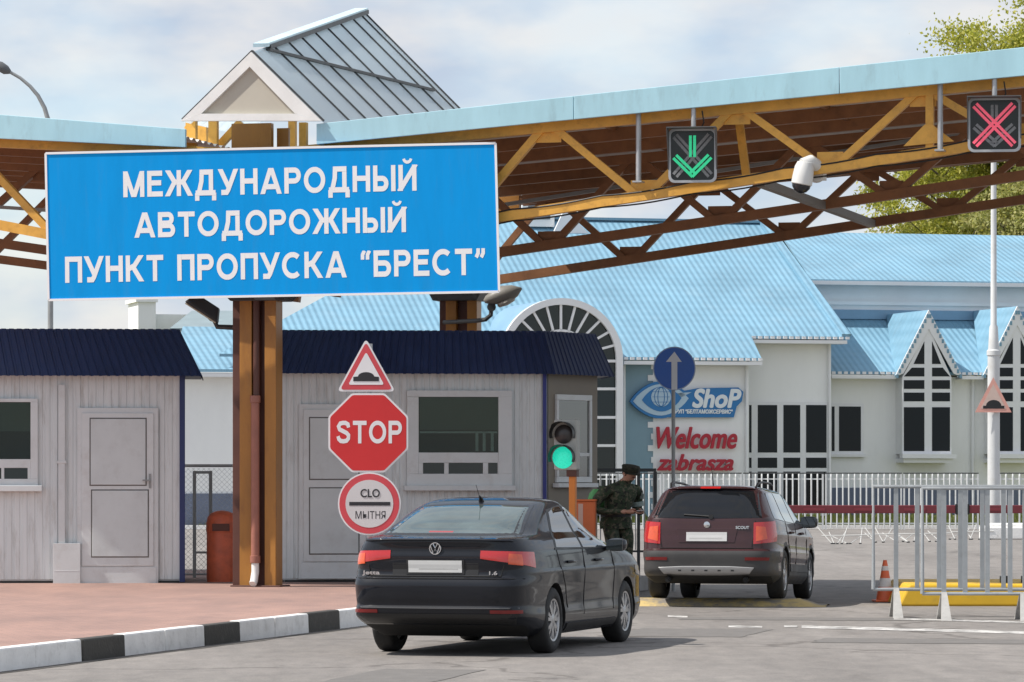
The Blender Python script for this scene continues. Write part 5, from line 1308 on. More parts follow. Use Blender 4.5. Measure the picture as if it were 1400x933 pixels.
    pl = c.patch('rear', [(-.262,.735),(.262,.735)], [(-.262,.85),(.262,.85)], 10, 3, .014, .006).build('number_plate', plate_m, root)
    c.patch('rear', [(-.2,.765),(.22,.765)], [(-.2,.782),(.22,.782)], 8, 1, .0155, .002).build('smudge', smudge, pl)
    zc = .945; xr = c.rear(0, zc)-.008; em = MB().lathe([(.040, xr), (.040, xr-.006), (.033, xr-.008)], 20, (0, 0, zc), 'x'); em.bar((xr-.01, -.02, zc+.0), (xr-.01, .018, zc+.012), .012, .006); em.build('emblem', chrome, root, smooth=40)
    rear_text(c, root, 'SCOUT', -.46, .91, .17, .035, chrome)
    c.patch('rear', [(-.55,.315),(-.2,.30),(.2,.30),(.55,.315)], [(-.62,.40),(-.3,.415),(.3,.415),(.62,.40)], 16, 3, .012, .02).build('skid_plate', mat('skid_silver', (.40,.40,.40), .45, metal=.4, var=.1), root, smooth=40, bevel=.006)
    sl = MB()
    for k in range(5): a = -.34+.17*k; sl.box(c.rear(a,.36)-.0145, c.rear(a,.36)-.011, a-.02, a+.02, .35, .37)
    sl.build('skid_slot', black, root)
    MB().path([(-.45,0,1.455),(-.62,0,1.70)], [.008,.003], 6).build('aerial', black, root)
    MB().path([(c.rear(-.02,1.05)-.012,-.05,1.05),(c.rear(.3,1.075)-.014,.3,1.075)], .011, 6).lathe([(.03,-.01),(.03,.01)], 10, (c.rear(0,1.04)-.012,-.05,1.045), 'x').build('wiper', black, root, smooth=40)
estate()

# ---------------------------------------------------------------- the soldier
def camo(name, cols, sc=14):
    m = mat(name, cols[0], .85, var=0); N, L, b = nodes_of(m); tc = N.new('ShaderNodeTexCoord'); prev = None
    for i, c_ in enumerate(cols[1:]):
        n = N.new('ShaderNodeTexNoise'); n.inputs['Scale'].default_value = sc*(1+.3*i); n.inputs['Detail'].default_value = 2
        mp = N.new('ShaderNodeMapping'); mp.inputs['Location'].default_value = (i*7.3, i*2.1, i*4.4); L.new(tc.outputs['Object'], mp.inputs[0]); L.new(mp.outputs[0], n.inputs[0])
        r = N.new('ShaderNodeMath'); r.operation = 'GREATER_THAN'; r.inputs[1].default_value = .53; L.new(n.outputs[0], r.inputs[0])
        x = N.new('ShaderNodeMixRGB'); x.inputs[1].default_value = (*cols[0], 1); x.inputs[2].default_value = (*c_, 1); L.new(r.outputs[0], x.inputs[0])
        if prev: L.new(prev, x.inputs[1])
        prev = x.outputs[0]
    L.new(prev, b.inputs['Base Color']); return m
def soldier():
    x, y = at(846, 55.8)
    root = thing('person', 'soldier in dark camouflage and field cap looking down at papers beside the brown estate car', 'person', (x, y, .0), R(-54))
    base = PZ-.0
    root.location.z = base; root.scale = (1.18, 1.18, .94)
    V = []; E = []; Rr = []
    def v(p, r): V.append(p); Rr.append(r if isinstance(r, tuple) else (r, r)); return len(V)-1
    def ch(start, items):
        prev = start
        for p, r in items: k = v(p, r); E.append((prev, k)); prev = k
        return prev
    pel = v((-.06, 0, .93), (.165, .14))
    sp = ch(pel, [((-.05,0,1.06), (.175,.14)), ((.0,0,1.22), (.195,.145)), ((.06,0,1.36), (.20,.14)), ((.10,0,1.44), (.12,.10))])
    chest = sp-1
    nk = ch(sp, [((.135,0,1.50), .062)]); ch(nk, [((.185,0,1.535), (.066,.07)), ((.215,0,1.585), (.078,.092)), ((.225,0,1.64), (.074,.088)), ((.22,0,1.675), (.05,.06))])
    for sg in (1, -1):
        ch(chest, [((.06,sg*.15,1.40), .088), ((.05,sg*.23,1.36), .086), ((-.03,sg*.295,1.22), .074), ((-.06,sg*.315,1.10), .064), ((.06,sg*.27,1.04), .056), ((.22,sg*.14,1.05), .044), ((.28,sg*.09,1.05), .033)])
        ch(pel, [((-.05,sg*.09,.86), (.115,.12)), ((.01,sg*.105,.68), .098), ((.02,sg*.11,.50), .075), ((.0,sg*.115,.36), .074), ((-.015,sg*.12,.14), .056), ((-.01,sg*.12,.07), .052), ((.08,sg*.13,.045), (.042,.05)), ((.165,sg*.135,.035), (.032,.045))])
    me = bpy.data.meshes.new('sk'); me.from_pydata(V, E, []); o = bpy.data.objects.new('sk', me); COL.objects.link(o)
    sk = o.modifiers.new('skin', 'SKIN'); sk.use_smooth_shade = True
    for i, r in enumerate(Rr): me.skin_vertices[0].data[i].radius = r
    me.skin_vertices[0].data[0].use_root = True
    sb = o.modifiers.new('sub', 'SUBSURF'); sb.levels = 2; sb.render_levels = 2
    bm_ = bpy.data.meshes.new_from_object(o.evaluated_get(bpy.context.evaluated_depsgraph_get()))
    vs = [tuple(q.co) for q in bm_.vertices]; fs = [list(p.vertices) for p in bm_.polygons]
    bpy.data.objects.remove(o)
    mb = MB()
    def region(p):
        if p[2] > 1.505: return 1
        if p[2] < .15: return 2
        if p[0] > .255 and .95 < p[2] < 1.12: return 1
        return 0
    mb.v = vs; mb.f = fs; mb.mi = [region(np.mean([vs[i] for i in f], axis=0)) for f in fs]
    # hands: palm and five bent fingers each, closing on the papers
    for sg in (1, -1):
        p = Vector((.285, sg*.085, 1.05)); dr = Vector((.85, -sg*.5, -.05)).normalized(); sd_ = Vector((-dr.y, dr.x, 0))*1
        mb.path([p-dr*.02, p+dr*.03, p+dr*.085], [.026,.036,.03], 8, 1)
        for k, (o_, l_) in enumerate(((-.03,.06),(-.01,.072),(.01,.075),(.028,.066))):
            a = p+dr*.08+sd_*o_; mb.path([a, a+dr*l_*.5+Vector((0,0,.006)), a+dr*l_*.85+Vector((0,0,-.018))], [.0095,.009,.007], 6, 1)
        a = p+dr*.03+Vector((0,0,.025)); mb.path([a, a+dr*.03+Vector((0,0,.02)), a+dr*.065+Vector((0,0,.012))], [.012,.011,.008], 6, 1)
    # face: nose, brow, ears, chin
    mb.path([(.287,0,1.63),(.317,0,1.59),(.282,0,1.575)], [.012,.017,.012], 8, 1)
    for sg in (1, -1):
        mb.lathe([(.004,-.008),(.026,-.004),(.026,.006),(.004,.01)], 12, (.21, sg*.083, 1.605), 'y', 1)
        mb.path([(.279,sg*.015,1.635),(.285,sg*.035,1.638),(.272,sg*.055,1.632)], .008, 6, 1)
        mb.lathe([(.002,-.006),(.010,-.002),(.010,.002),(.002,.006)], 8, (.289, sg*.033, 1.62), 'x', 3)
    mb.path([(.290,-.025,1.55),(.298,0,1.548),(.290,.025,1.55)], .006, 6, 3)
    cam_ = camo('camouflage', [(.050,.060,.036), (.018,.020,.016), (.115,.105,.070), (.032,.052,.026)])
    skin_ = mat('skin', (.50,.27,.19), .5, var=.08, scale=8); lip = mat('face_dark', (.12,.05,.04), .6)
    body = mb.build('body', [cam_, skin_, black, lip], root, smooth=70)
    # head tilt is built into the skeleton; cap, hair, jacket hem, belt, badge, green armband, papers
    T = Matrix.Translation((.218, 0, 1.64)) @ Matrix.Rotation(R(14), 4, 'Y')
    cp = MB().lathe([(.092,-.012),(.101,.0),(.105,.045),(.112,.07),(.104,.088),(.06,.098),(.01,.10)], 24)
    cp.v = [(a*1.08, b*.93, z) for a, b, z in cp.v]
    vis = []
    for r_, dz in ((.0, 0), (1, -.018)): vis.append([((.095+.075*r_*math.cos(a*.9))*math.cos(a)*1.08 if False else (.09+.07*r_*max(0, math.cos(a*1.15)))*math.cos(a)*1.08, (.093+.035*r_)*math.sin(a)*.93, .0+dz) for a in np.linspace(-1.25, 1.25, 15)])
    cp.grid([[(p[0], p[1], p[2]-.004) for p in vis[0]], [(p[0], p[1], p[2]-.004) for p in vis[1]], vis[1], vis[0]])
    cp.xf(T).build('cap', camo('cap_camo', [(.020,.024,.014), (.010,.011,.008), (.035,.034,.02)], 22), root, smooth=50)
    hr = MB().lathe([(.080,-.06),(.093,-.03),(.094,.0)], 20); hr.v = [(min(.02, a)*1.04, b*.95, z) for a, b, z in hr.v]; hr.xf(T).build('hair', mat('hair', (.02,.015,.01), .8), root, smooth=50)
    hem = MB()
    rows = []
    for z, rx, ry in ((.80,.172,.205),(.88,.178,.208),(.97,.158,.19),(1.0,.155,.19)): rows.append([(-.055+rx*math.cos(a)+.006*math.sin(5*a), ry*math.sin(a), z+.01*math.sin(3*a)) for a in [2*math.pi*i/32 for i in range(32)]])
    hem.grid(rows, close=True).build('jacket', cam_, root, smooth=60)
    bl = MB().lathe([(.1,-.02),(.1,.02)], 32).build('belt', black, root); bl.scale = (1.62, 1.95, 1); bl.location = (-.052, 0, .99)
    bd = MB().prism([(-.035,-.045),(.035,-.045),(.04,.02),(0,.05),(-.04,.02)], -.004, .004); bd.v = [(p[0]+.115, p[1]-.004+.26, p[2]+1.28) for p in bd.v]; bd.build('arm_badge', mat('badge_grey', (.34,.40,.38), .6, var=.3, scale=40), root)
    ab = MB().lathe([(.082,-.035),(.084,.0),(.081,.035)], 20); ab.xf(Matrix.Translation((-.045,.305,1.16)) @ Matrix.Rotation(R(8), 4, 'X')); ab.build('armband', mat('band_grey', (.26,.32,.30), .6, var=.2, scale=30), root, smooth=50)
    gb = MB()
    rows = []
    for z, w_, d_ in ((1.10,.10,.03),(1.12,.13,.06),(1.22,.13,.075),(1.32,.10,.06),(1.38,.05,.03)): rows.append([(-.215+d_*math.cos(a), -.16+w_*math.sin(a), z) for a in [2*math.pi*i/20 for i in range(20)]])
    gb.grid(rows, close=True); gb.f += [list(range(20)), list(range(80, 100))]; gb.mi += [0, 0]
    gb.build('green_pouch', mat('pouch_green', (.14,.44,.16), .5, var=.15), root, smooth=50)
    pp = thing('identity_papers', 'small red brown booklet held in the hands of the soldier', 'document', Matrix.LocRotScale(root.location, root.rotation_euler, root.scale) @ Vector((.375, 0, 1.065)), R(-54))
    MB().box(-.05, .05, -.07, .07, -.006, .006).build('booklet', mat('booklet', (.22,.06,.05), .5), pp, bevel=.002)
    MB().box(-.045, .047, -.067, .067, -.0035, .0035).xf(Matrix.Translation((.004,0,0))).build('page', white, pp)
soldier()

# ---------------------------------------------------------------- lane signals and dome camera under the canopy
gl_on = mat('signal_green', (.03,.62,.28), .4, var=.25, scale=60, emit=.3)
rd_on = mat('signal_red', (.78,.10,.16), .4, var=.25, scale=60, emit=.3)
off_m = mat('signal_off', (.20,.205,.21), .5, var=.3, scale=50)
facem = mat('signal_face', (.006,.009,.008), .25, var=.1)
def lane_signal(cx, cy, w, h, red, lab):
    d0 = FC.o[1]; us_ = FC.u(cx, -.84); F = Fr(*FC.w(us_, -.84)[:2], -8)
    t = thing('lane_signal', lab, 'traffic signal', F.loc(F.z(cx, cy)), F.a, 'lane signals hung under the canopy')
    s_ = FPX/F.o[1]; W2, H2 = w/2/s_, h/2/s_
    MB().box(-W2, W2, .0, .16, -H2, H2).build('housing', black, t, bevel=.02)
    rim = MB()
    def rr(hw, hh, r, v): return [(sx*(hw-r)+r*math.cos(a), v, sz*(hh-r)+r*math.sin(a)) for sx, sz, a0 in ((1,1,0),(-1,1,90),(-1,-1,180),(1,-1,270)) for a in [R(a0+k*22.5) for k in range(5)]]
    rim.grid([rr(W2+.02, H2+.02, .08, .0), rr(W2+.02, H2+.02, .08, -.02), rr(W2-.012, H2-.012, .06, -.02), rr(W2-.012, H2-.012, .06, -.004)], close=True)
    rim.build('rim', galv, t, smooth=40)
    MB().box(-W2+.01, W2-.01, -.006, -.002, -H2+.01, H2-.01).build('face', facem, t)
    hd = MB()                                    # visor: top and both sides
    L_ = .26
    hd.box(-W2-.025, W2+.025, -L_, -.022, H2+.012, H2+.024); 
    for sg in (-1, 1): hd.hexa([(sg*(W2+.012),-.022,-H2*.55),(sg*(W2+.026),-.022,-H2*.55),(sg*(W2+.026),-.022,H2+.01),(sg*(W2+.012),-.022,H2+.01)], [(sg*(W2+.012),-L_*.25,-H2*.1),(sg*(W2+.026),-L_*.25,-H2*.1),(sg*(W2+.026),-L_,H2+.01),(sg*(W2+.012),-L_,H2+.01)])
    hd.build('visor', mat('visor_grey', (.10,.10,.10), .5, var=.1), t)
    a = W2*.78; b = H2*.78; wd = .08
    def bars(segs, m_, v, nm):
        m = MB()
        for (x0, z0, x1, z1) in segs:
            l_ = math.hypot(x1-x0, z1-z0); nx, nz = -(z1-z0)/l_*.027, (x1-x0)/l_*.027
            for g_ in (-1, 1): m.bar((x0+nx*g_, v-(.002 if g_ > 0 else 0), z0+nz*g_), (x1+nx*g_, v-(.002 if g_ > 0 else 0), z1+nz*g_), .036, .006, up=(0,1,0))
        m.build(nm, m_, t)
    X = [(-a,b,-.04,.05),(a,b,.04,.05),(-a,-b,-.04,-.05),(a,-b,.04,-.05)]; Xf = [(-a,b,a,-b),(-a,-b,a,b)]
    Ar = [(0,b,0,-.02),(-a,-b*.05,.02,-b),(a,-b*.05,-.02,-b)]
    if red: bars(Ar, off_m, -.0105, 'arrow'); bars(Xf[:1], rd_on, -.018, 'cross'); bars(Xf[1:], rd_on, -.0255, 'cross')
    else: bars(Xf[:1], off_m, -.0105, 'cross'); bars(Xf[1:], off_m, -.018, 'cross'); bars(Ar[:1], gl_on, -.0255, 'arrow'); bars(Ar[1:2], gl_on, -.033, 'arrow'); bars(Ar[2:], gl_on, -.0405, 'arrow')
    u = 0.0; MB().tube((0, .12, H2), (0, .12, H2+.55), .032).build('hanger', galv, t, smooth=40)
lane_signal(947, 213, 62, 70, False, 'black lane signal showing a lit green down arrow under the canopy')
lane_signal(1359.5, 171, 68, 70, True, 'black lane signal showing a lit red cross at the right edge')
def dome():
    F = Fr(*at(1098, 51.5), -14); s_ = FPX/F.o[1]
    t = thing('dome_camera', 'white round security camera with dark lens dome on the ochre truss', 'security camera', F.loc(F.z(1098, 240)), F.a)
    z = lambda py: (240-py)/s_
    MB().lathe([(.02,z(220)),(.10,z(222)),(.125,z(229)),(.135,z(243)),(.135,z(252)),(.125,z(253))], 24).xf(Matrix.Rotation(R(10), 4, 'Y')).build('body', mat('camera_white', (.66,.66,.64), .4, var=.04), t, smooth=40)
    MB().lathe([(.122,z(252.5)),(.115,z(257)),(.08,z(262)),(.03,z(265))], 24).xf(Matrix.Rotation(R(10), 4, 'Y')).build('dome', mat('dome_dark', (.02,.024,.03), .08, var=0), t, smooth=60)
    MB().path([(0,0,z(226)),(.08,.05,z(221)),(.17,.25,z(228))], .09, 12).lathe([(.10,-.06),(.12,.0),(.10,.14)], 20, (.13,.26,z(236)), 'y').box(.06,.20,.36,.62,z(243),z(230)).build('bracket', mat('camera_white', (.66,.66,.64), .4), t, smooth=40)
dome()
def floodlight(px_, py, d, rz, lab, headm, facem_, sx, bracket):
    x, y = at(px_, d); z = HC+(YH-py)/FPX*d
    t = thing('floodlight', lab, 'floodlight', (x, y, z), 0)
    T = Matrix.Rotation(R(rz), 4, 'Y')
    if sx == 0:      # box floodlight tilted down to the left
        m = MB().hexa([(-.26,-.16,-.08),(.26,-.16,-.08),(.26,.16,-.08),(-.26,.16,-.08)], [(-.19,-.12,.10),(.17,-.12,.10),(.17,.12,.10),(-.19,.12,.10)]).xf(T); m.build('housing', headm, t, bevel=.02)
        MB().box(-.24,.24,-.145,.145,-.10,-.082).xf(T).build('glass', facem_, t)
    else:
        m = MB().lathe([(.03,-.30),(.09,-.24),(.15,-.1),(.17,.08),(.12,.22),(.02,.34)], 20, (0,0,0), 'x').xf(T); m.v = [(a, b, c_*.8) for a, b, c_ in m.v]; m.build('housing', headm, t, smooth=50)
        MB().lathe([(.0,-.08),(.13,-.06),(.15,-.03),(.14,.0)], 18, (.02,-.0,-.1), 'z').xf(T).build('glass', facem_, t, smooth=50)
    k = MB()
    k.path([((a-px_)/FPX*d, b, (py-c_)/FPX*d) for a, b, c_ in bracket], .035, 8); k.lathe([(.07,-.05),(.07,.05)], 12, ((bracket[0][0]-px_)/FPX*d, 0, (py-bracket[0][2])/FPX*d), 'y')
    k.build('bracket', darksteel, t, smooth=40)
floodlight(280, 421, 54.2, 33, 'dark box floodlight with a cream glass on a bar left of the front column', mat('flood_dark', (.03,.03,.032), .5), mat('flood_glass', (.52,.47,.36), .4, var=.1), 0,
           [(291,0,433),(297,0,447),(318,-.0,448),(336,-.28,448)])
floodlight(686, 404, 62.8, -24, 'grey pear shaped floodlight on a curved arm right of the rear column', mat('flood_grey', (.20,.19,.17), .45, var=.15), mat('flood_pale', (.40,.38,.34), .4), 1,
           [(672,0,420),(671,0,431),(664,0,437),(652,0.2,438),(606,.9,438)])

# ---------------------------------------------------------------- signs and small things on the pavement
def poly_sign(F, v, pts, mats_, t, name, th=.006): return MB().prism([F.px(a, b, v) for a, b in pts], v-th, v).build(name, mats_, t)
def scale_pts(pts, g, c=None):
    cx = c[0] if c else sum(p[0] for p in pts)/len(pts); cy = c[1] if c else sum(p[1] for p in pts)/len(pts)
    return [(cx+(x-cx)*g, cy+(y-cy)*g) for x, y in pts]
def round_corners(pts, r, n=5):
    out = []
    for i, p in enumerate(pts):
        p = Vector(p); a = (Vector(pts[i-1])-p).normalized(); b = (Vector(pts[(i+1) % len(pts)])-p).normalized()
        s_, e = p+a*r, p+b*r
        for k in range(n+1): t = k/n; out.append(tuple(s_*(1-t)**2+p*2*t*(1-t)+e*t*t))
    return out
def put_text(F, v, body, x0, x1, y0, y1, m_, t, bold=0.0, dep=.004, name='lettering'):
    a, c_ = F.px(x0, y1, v), F.px(x1, y0, v); tb = text_mb(body, c_[0]-a[0], c_[1]-a[1], dep, bold)
    return place(tb, (a[0]+c_[0])/2, v, (a[1]+c_[1])/2).build(name, m_, t)
sred = mat('sign_red', (.56,.022,.024), .4, var=.05); sredf = mat('sign_red_faded', (.56,.06,.075), .45, var=.08, scale=5); swh = mat('sign_face', (.72,.71,.72), .45, var=.04); swg = mat('sign_face_dull', (.58,.56,.56), .5, var=.05)
slate = mat('sign_black', (.02,.02,.024), .5, var=.1)
def sign_post():
    d = 47.6; F = Fr(*at(505, d), -3)
    t = thing('sign_post', 'traffic sign post with hump triangle, red octagonal stop sign and round customs sign', 'road sign', F.loc(PZ), F.a)
    def off(o): o.location.z = -PZ; return o
    off(MB().tube((0, .055, PZ), (0, .055, F.z(505, 470)), .032).build('pole', galv, t, smooth=40))
    bk = MB()
    for y in (505, 528, 560, 625, 665, 712): bk.box(-.16, .16, .008, .024, F.z(505, y)-.02, F.z(505, y)+.02)
    off(bk.build('bracket', galv, t))
    tri = [(500.5, 463), (540.5, 535.5), (461, 535.5)]
    s1 = off(poly_sign(F, .0, round_corners(tri, 7), swh, t, 'warning_sign'))
    off(poly_sign(F, -.007, round_corners(scale_pts(tri, .90), 6), sredf, s1, 'border', .002)).location.z = 0
    off(poly_sign(F, -.010, round_corners(scale_pts(tri, .62), 4), swh, s1, 'face', .002)).location.z = 0
    hp = [(483, 521.5), (483, 515.5), (489, 515)]+[(500.5-11*math.cos(k*math.pi/10), 515-6*math.sin(k*math.pi/10)) for k in range(11)]+[(512, 515), (518, 515.5), (518, 521.5)]
    poly_sign(F, -.013, hp, slate, s1, 'hump_symbol', .002)
    oc = [(503.5+54.5*math.cos(R(22.5+45*k))/math.cos(R(22.5)), 592+54*math.sin(R(22.5+45*k))/math.cos(R(22.5))) for k in range(8)]
    s2 = off(poly_sign(F, .0, round_corners(oc, 3), swh, t, 'stop_sign')); poly_sign(F, -.007, round_corners(scale_pts(oc, .955), 3), sred, s2, 'face', .002)
    a_, b_ = F.px(460, 606.5, -.0095), F.px(549.5, 575.5, -.0095); place(stroke_text('STOP', b_[0]-a_[0], b_[1]-a_[1], .001, .19, .14), (a_[0]+b_[0])/2, -.0095, (a_[1]+b_[1])/2).build('lettering', swh, s2, fix=False)
    ci = [(505+43*math.cos(2*math.pi*k/40), 689+43*math.sin(2*math.pi*k/40)) for k in range(40)]
    s3 = off(poly_sign(F, .0, ci, swh, t, 'customs_sign')); poly_sign(F, -.007, scale_pts(ci, .955), sredf, s3, 'border', .002); poly_sign(F, -.010, scale_pts(ci, .76), swg, s3, 'face', .002)
    poly_sign(F, -.013, [(477.5, 686.5), (533.5, 686.5), (533.5, 691.5), (477.5, 691.5)], slate, s3, 'bar', .002)
    put_text(F, -.0125, 'CLO', 493, 519, 669, 680, slate, s3, .002, .001); put_text(F, -.0125, 'МЫТНЯ', 486, 527, 699, 709.5, slate, s3, .0, .001)
sign_post()
def arrow_sign():
    d = 58.5; F = Fr(*at(921, d), 2)
    t = thing('arrow_sign', 'round blue sign with a pale up arrow on a thin pole before the shop wall', 'road sign', F.loc(0), F.a)
    MB().tube((0, .05, 0), (0, .05, F.z(921, 478)), .028).build('pole', greysteel, t, smooth=40)
    ci = lambda r: [(922+r*math.cos(2*math.pi*k/40), 504+r*1.03*math.sin(2*math.pi*k/40)) for k in range(40)]
    poly_sign(F, .0, ci(29), mat('rim_blue', (.25,.33,.5), .5), t, 'rim'); poly_sign(F, -.007, ci(27.5), mat('arrow_blue', (.010,.095,.42), .4, var=.08), t, 'face', .003)
    poly_sign(F, -.011, [(918,533),(918,495),(910.5,495),(922,481),(932,495),(926,495),(926,533)], mat('arrow_grey', (.60,.63,.67), .5, var=.05), t, 'arrow', .003)
arrow_sign()
def traffic_light():
    d = 54.0; F = Fr(*at(773, d), -16)
    t = thing('traffic_light', 'small two lamp traffic light showing green on an orange post', 'traffic light', F.loc(PZ), F.a)
    def off(o): o.location.z = -PZ; return o
    h = MB(); rect(h, F, 757, 574, 789, 643, 0, .0, .16); off(h.build('housing', mat('light_housing', (.40,.40,.37), .5, var=.15), t, bevel=.02))
    def lens(cx, cy, r_, m_, nm):
        u, z = F.px(cx, cy, 0); rr = r_*d/FPX; l_ = MB().lathe([(rr, -.012), (rr*.8, -.03), (rr*.4, -.042), (.002, -.046)], 24, (u, 0, z), 'y'); return off(l_.build(nm, m_, t, smooth=60))
    lens(770, 626, 15, mat('lens_green', (.02,.62,.42), .3, var=.2, scale=30, emit=.55), 'lens'); lens(771, 594, 13, mat('lens_dark', (.05,.045,.045), .3), 'lens')
    def visor(cx, cy, r_, nm):
        u, z = F.px(cx, cy, 0); rr = r_*d/FPX; rows = []
        for v_, k in ((-.003, 1), (-.22, 1.02)): rows.append([(u+rr*k*math.cos(a), v_*(1 if abs(a-math.pi/2) < 1.0 else .75), z+rr*k*math.sin(a)) for a in np.linspace(-.35, math.pi+.35, 18)])
        m = MB().grid(rows); m.grid([[(p[0]*1, p[1], p[2]+.006) for p in r_] for r_ in rows]); off(m.build(nm, black, t, smooth=50))
    visor(771, 594, 16.5, 'visor'); visor(770, 626, 17, 'visor')
    orn = mat('post_orange', (.70,.22,.035), .5, var=.08)
    u = F.u(782.5, .08); off(MB().box(u-.045, u+.045, .06, .15, PZ, F.z(782, 648)).build('pole', orn, t, bevel=.008)); off(MB().box(u-.07, u+.07, .03, .17, F.z(782, 652), F.z(782, 642)).build('bracket', darkred, t, bevel=.006))
    F2 = Fr(*at(800, 55.2), -4)
    t2 = thing('barrier_cabinet', 'orange barrier cabinet with a pale stripe between the angled booth and the soldier', 'barrier cabinet', F2.loc(PZ), F2.a)
    z = F2.z(800, 686)-PZ
    MB().box(-.12, .14, 0, .3, .05, z).build('body', mat('cabinet_orange', (.66,.15,.04), .45, var=.1), t2, bevel=.015); MB().box(-.14, .16, -.02, .32, 0, .049).build('base', darksteel, t2)
    MB().box(-.095, -.03, -.004, -.001, .3, z-.03).build('stripe', mat('stripe_pale', (.64,.42,.34), .5), t2); MB().box(-.13, .15, -.01, .31, z+.001, z+.03).build('lid', mat('cabinet_orange', (.66,.15,.04), .45), t2, bevel=.008)
traffic_light()
def bin_():
    x, y = at(303.5, 56.3); F = Fr(x, y, 0); r_ = 21*y/FPX
    t = thing('litter_bin', 'rust red litter bin with domed lid beside the front column', 'bin', (x, y, PZ), 0)
    z = lambda py: F.z(303, py)-PZ
    rd = mat('bin_red', (.50,.10,.04), .5, var=.2, scale=6, grime=.4, gcol=(.22,.05,.025))
    MB().lathe([(r_*.98, .0), (r_*.98, .02), (r_, .05), (r_, z(728)), (r_*.97, z(727))], 28).build('body', rd, t, smooth=40)
    dm = MB().lathe([(r_*1.03, z(728)), (r_*1.04, z(725)), (r_*1.03, z(716)), (r_*.93, z(707)), (r_*.72, z(702)), (r_*.4, z(699)), (.01, z(698))], 28).build('lid', rd, t, smooth=40)
    fl = MB().box(-.12, .12, -r_*1.06, -r_*.9, z(726), z(716)); fl.build('flap', mat('bin_dark', (.09,.025,.015), .6), dm, bevel=.006)
bin_()
def yard_fence():
    F = Fr(*at(295, 58.5), 3); z = lambda py: F.z(295, py)
    t = thing('mesh_fence', 'grey chain link fence with a gate frame between the left booth and the column', 'fence', F.loc(PZ), F.a)
    def off(o): o.location.z = -PZ; return o
    a, b_ = F.u(252), F.u(345); m = MB()
    m.tube((a, 0, z(637)), (b_, 0, z(637)), .022).tube((a, 0, PZ+.05), (b_, 0, PZ+.05), .015); off(m.build('rail', galv, t, smooth=40))
    g_ = MB(); x0, x1 = F.u(266), F.u(288)
    for x in (x0, x1): g_.box(x-.025, x+.025, -.06, -.02, PZ, z(644))
    g_.box(x0, x1, -.058, -.022, z(648), z(644)-.002); g_.box(x0, x1, -.058, -.022, z(757), z(754)); off(g_.build('gate_frame', greysteel, t))
    ms = MB(); st = .075; H_ = z(640)-PZ-.06; n = int((b_-a+H_)/st)
    for i in range(n):
        x = a-H_+i*st
        for sg in (1, -1):
            p0 = (x if sg > 0 else x+H_, PZ+.06); p1 = (x+H_ if sg > 0 else x, PZ+.06+H_)
            t0 = 0 if p0[0] == p1[0] else None
            lo_, hi_ = 0, 1
            for lim, side_ in ((a, 1), (b_, -1)):
                d_ = p1[0]-p0[0]; tt = (lim-p0[0])/d_
                if (d_ > 0) == (side_ > 0): lo_ = max(lo_, tt)
                else: hi_ = min(hi_, tt)
            if lo_ < hi_: q = lambda k: (p0[0]+(p1[0]-p0[0])*k, .004*sg, p0[1]+(p1[1]-p0[1])*k); ms.bar(q(lo_), q(hi_), .004, .004)
    off(ms.build('mesh', galv, t))
    F2 = Fr(*at(856, 59.5), 2); z2 = lambda py: F2.z(856, py)
    t2 = thing('guard_rail', 'dark steel railing behind the soldier with open vertical bars', 'railing', F2.loc(0), F2.a)
    m = MB(); a, b_ = F2.u(810), F2.u(897)
    m.bar((a, 0, z2(643)), (b_, 0, z2(643)), .05, .05).bar((a, 0, z2(754)), (b_, 0, z2(754)), .03, .03)
    for px_ in (812, 873, 896): u = F2.u(px_); m.bar((u, .001, .0), (u, .001, z2(645)), .045, .045)
    m.build('frame', darksteel, t2)
    k = MB(); u = a+.12
    while u < b_: k.tube((u, 0, z2(752)), (u, 0, z2(646)), .009, n=6); u += .13
    k.build('bar', mat('bar_pale', (.40,.41,.41), .5), t2)
yard_fence()
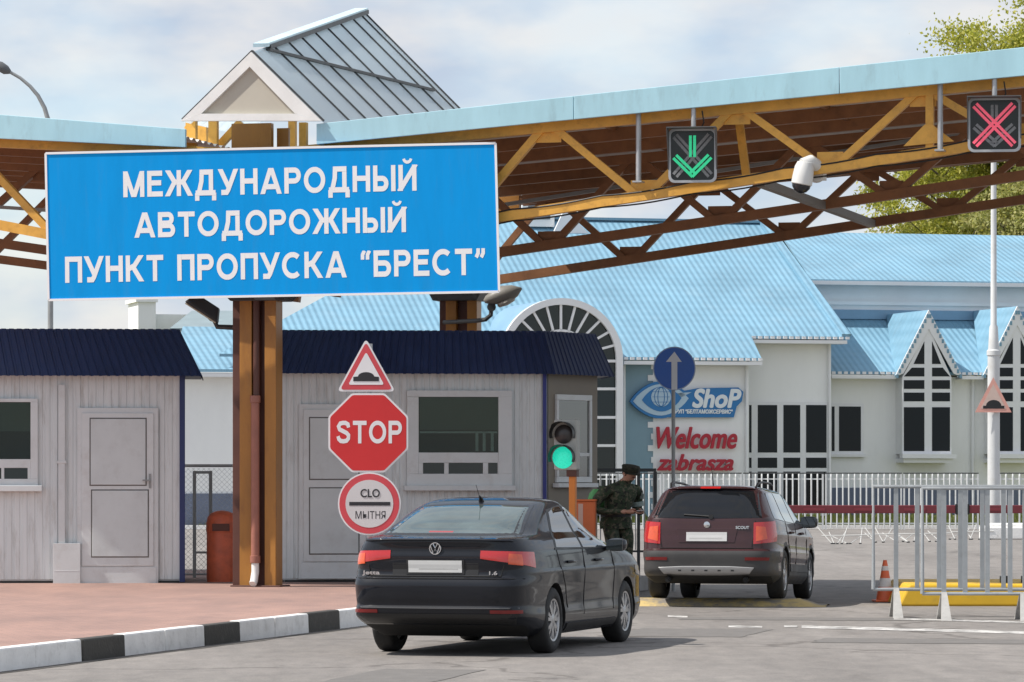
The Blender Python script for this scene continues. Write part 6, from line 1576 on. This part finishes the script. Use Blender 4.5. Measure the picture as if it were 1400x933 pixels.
def barriers():
    gm = mat('barrier_grey', (.36,.38,.39), .45, metal=.25, var=.1, scale=6, grime=.3, gcol=(.22,.2,.18))
    def one(lab, d, x0, bars, legs, ytop, ybot, first):
        F = Fr(*at(x0, d), -.6)
        t = thing('crowd_barrier', lab, 'barrier', F.loc(0), F.a, 'grey crowd barriers on the road')
        zt, zb = F.z(1300, ytop), F.z(1300, ybot); e = F.u(1440)
        f = MB().path([(0,0,zb), (0,0,zt), (e,0,zt), (e,0,zb)], .024, 8).path([(0,0,zb), (e,0,zb)], .02, 8)
        f.build('frame', gm, t, smooth=40)
        b_ = MB()
        for x in bars: u = F.u(x); b_.box(u-.027, u+.027, -.011, .011, zb, zt)
        b_.build('bar', gm, t)
        for x in legs:
            u = F.u(x); l_ = MB()
            for sg in (-1, 1): l_.hexa([(u-.06,sg*.30-.03,0),(u+.06,sg*.30-.03,0),(u+.06,sg*.30+.03,0),(u-.06,sg*.30+.03,0)], [(u-.03,sg*.03-.02,zb+.02),(u+.03,sg*.03-.02,zb+.02),(u+.03,sg*.03+.02,zb+.02),(u-.03,sg*.03+.02,zb+.02)])
            l_.build('leg', kerbw if False else mat('leg_pale', (.40,.39,.37), .6, var=.15, scale=6, grime=.4), t)
    one('grey tubular crowd barrier whose left end stands beside the traffic cone', 47.9, 1194, (1225,1254,1284,1313,1343,1372,1401,1430), (1225,1420), 665.5, 806, True)
    one('grey tubular crowd barrier overlapping in front, starting behind its neighbour at the yellow block', 47.0, 1261, (1290.5,1319.5,1350,1381,1411), (1290.5,1398), 668, 812, False)
    # yellow block and cone
    yb = mat('block_yellow', (.66,.40,.02), .6, var=.08, scale=2, grime=.35, gcol=(.35,.24,.06))
    F = Fr(*gnd(1228, 829), -.5); e = F.u(1480)
    t = thing('yellow_block', 'long yellow painted concrete island kerb behind the grey crowd barriers', 'concrete block', F.loc(0), F.a)
    h = F.z(1300, 799)
    MB().prism([(0,0),(e,0),(e,h),(.14,h)], 0, 2.6).build('block', yb, t, bevel=.03)
    m = MB()
    for x in (1373, 1402): u = F.u(x, .8); m.box(u-.06, u+.06, .7, .82, h, h+.09)
    m.build('stub', black, t, bevel=.01)
    x, y = gnd(1210, 823); s_ = FPX/y
    t = thing('traffic_cone', 'orange traffic cone with white bands at the left end of the crowd barriers', 'traffic cone', (x, y, 0), .1)
    oc = mat('cone_orange', (.72,.14,.05), .5, var=.1, scale=6, grime=.3, gcol=(.35,.12,.07)); wc = mat('cone_white', (.70,.66,.63), .5, var=.08)
    H_ = 57/s_; rad = lambda f: .122*(1-f)+.026*f
    MB().lathe([(rad((z_-.03)/H_), z_) for z_ in (.03, H_*.36)]+[(rad(.36)-.004, H_*.36), (rad(.57)-.004, H_*.57), (rad(.57), H_*.57), (rad(.75), H_*.75), (rad(.75)-.003, H_*.75), (rad(.86)-.003, H_*.86), (rad(.86), H_*.86), (.024, H_), (.01, H_)], 24).build('cone', oc, t, smooth=35)
    MB().lathe([(rad(.36)+.002, H_*.36), (rad(.57)+.002, H_*.57)], 24).lathe([(rad(.75)+.002, H_*.75), (rad(.86)+.002, H_*.86)], 24).build('band', wc, t, smooth=35)
    MB().box(-.155, .155, -.155, .155, 0, .03).build('base', oc, t, bevel=.01)
barriers()
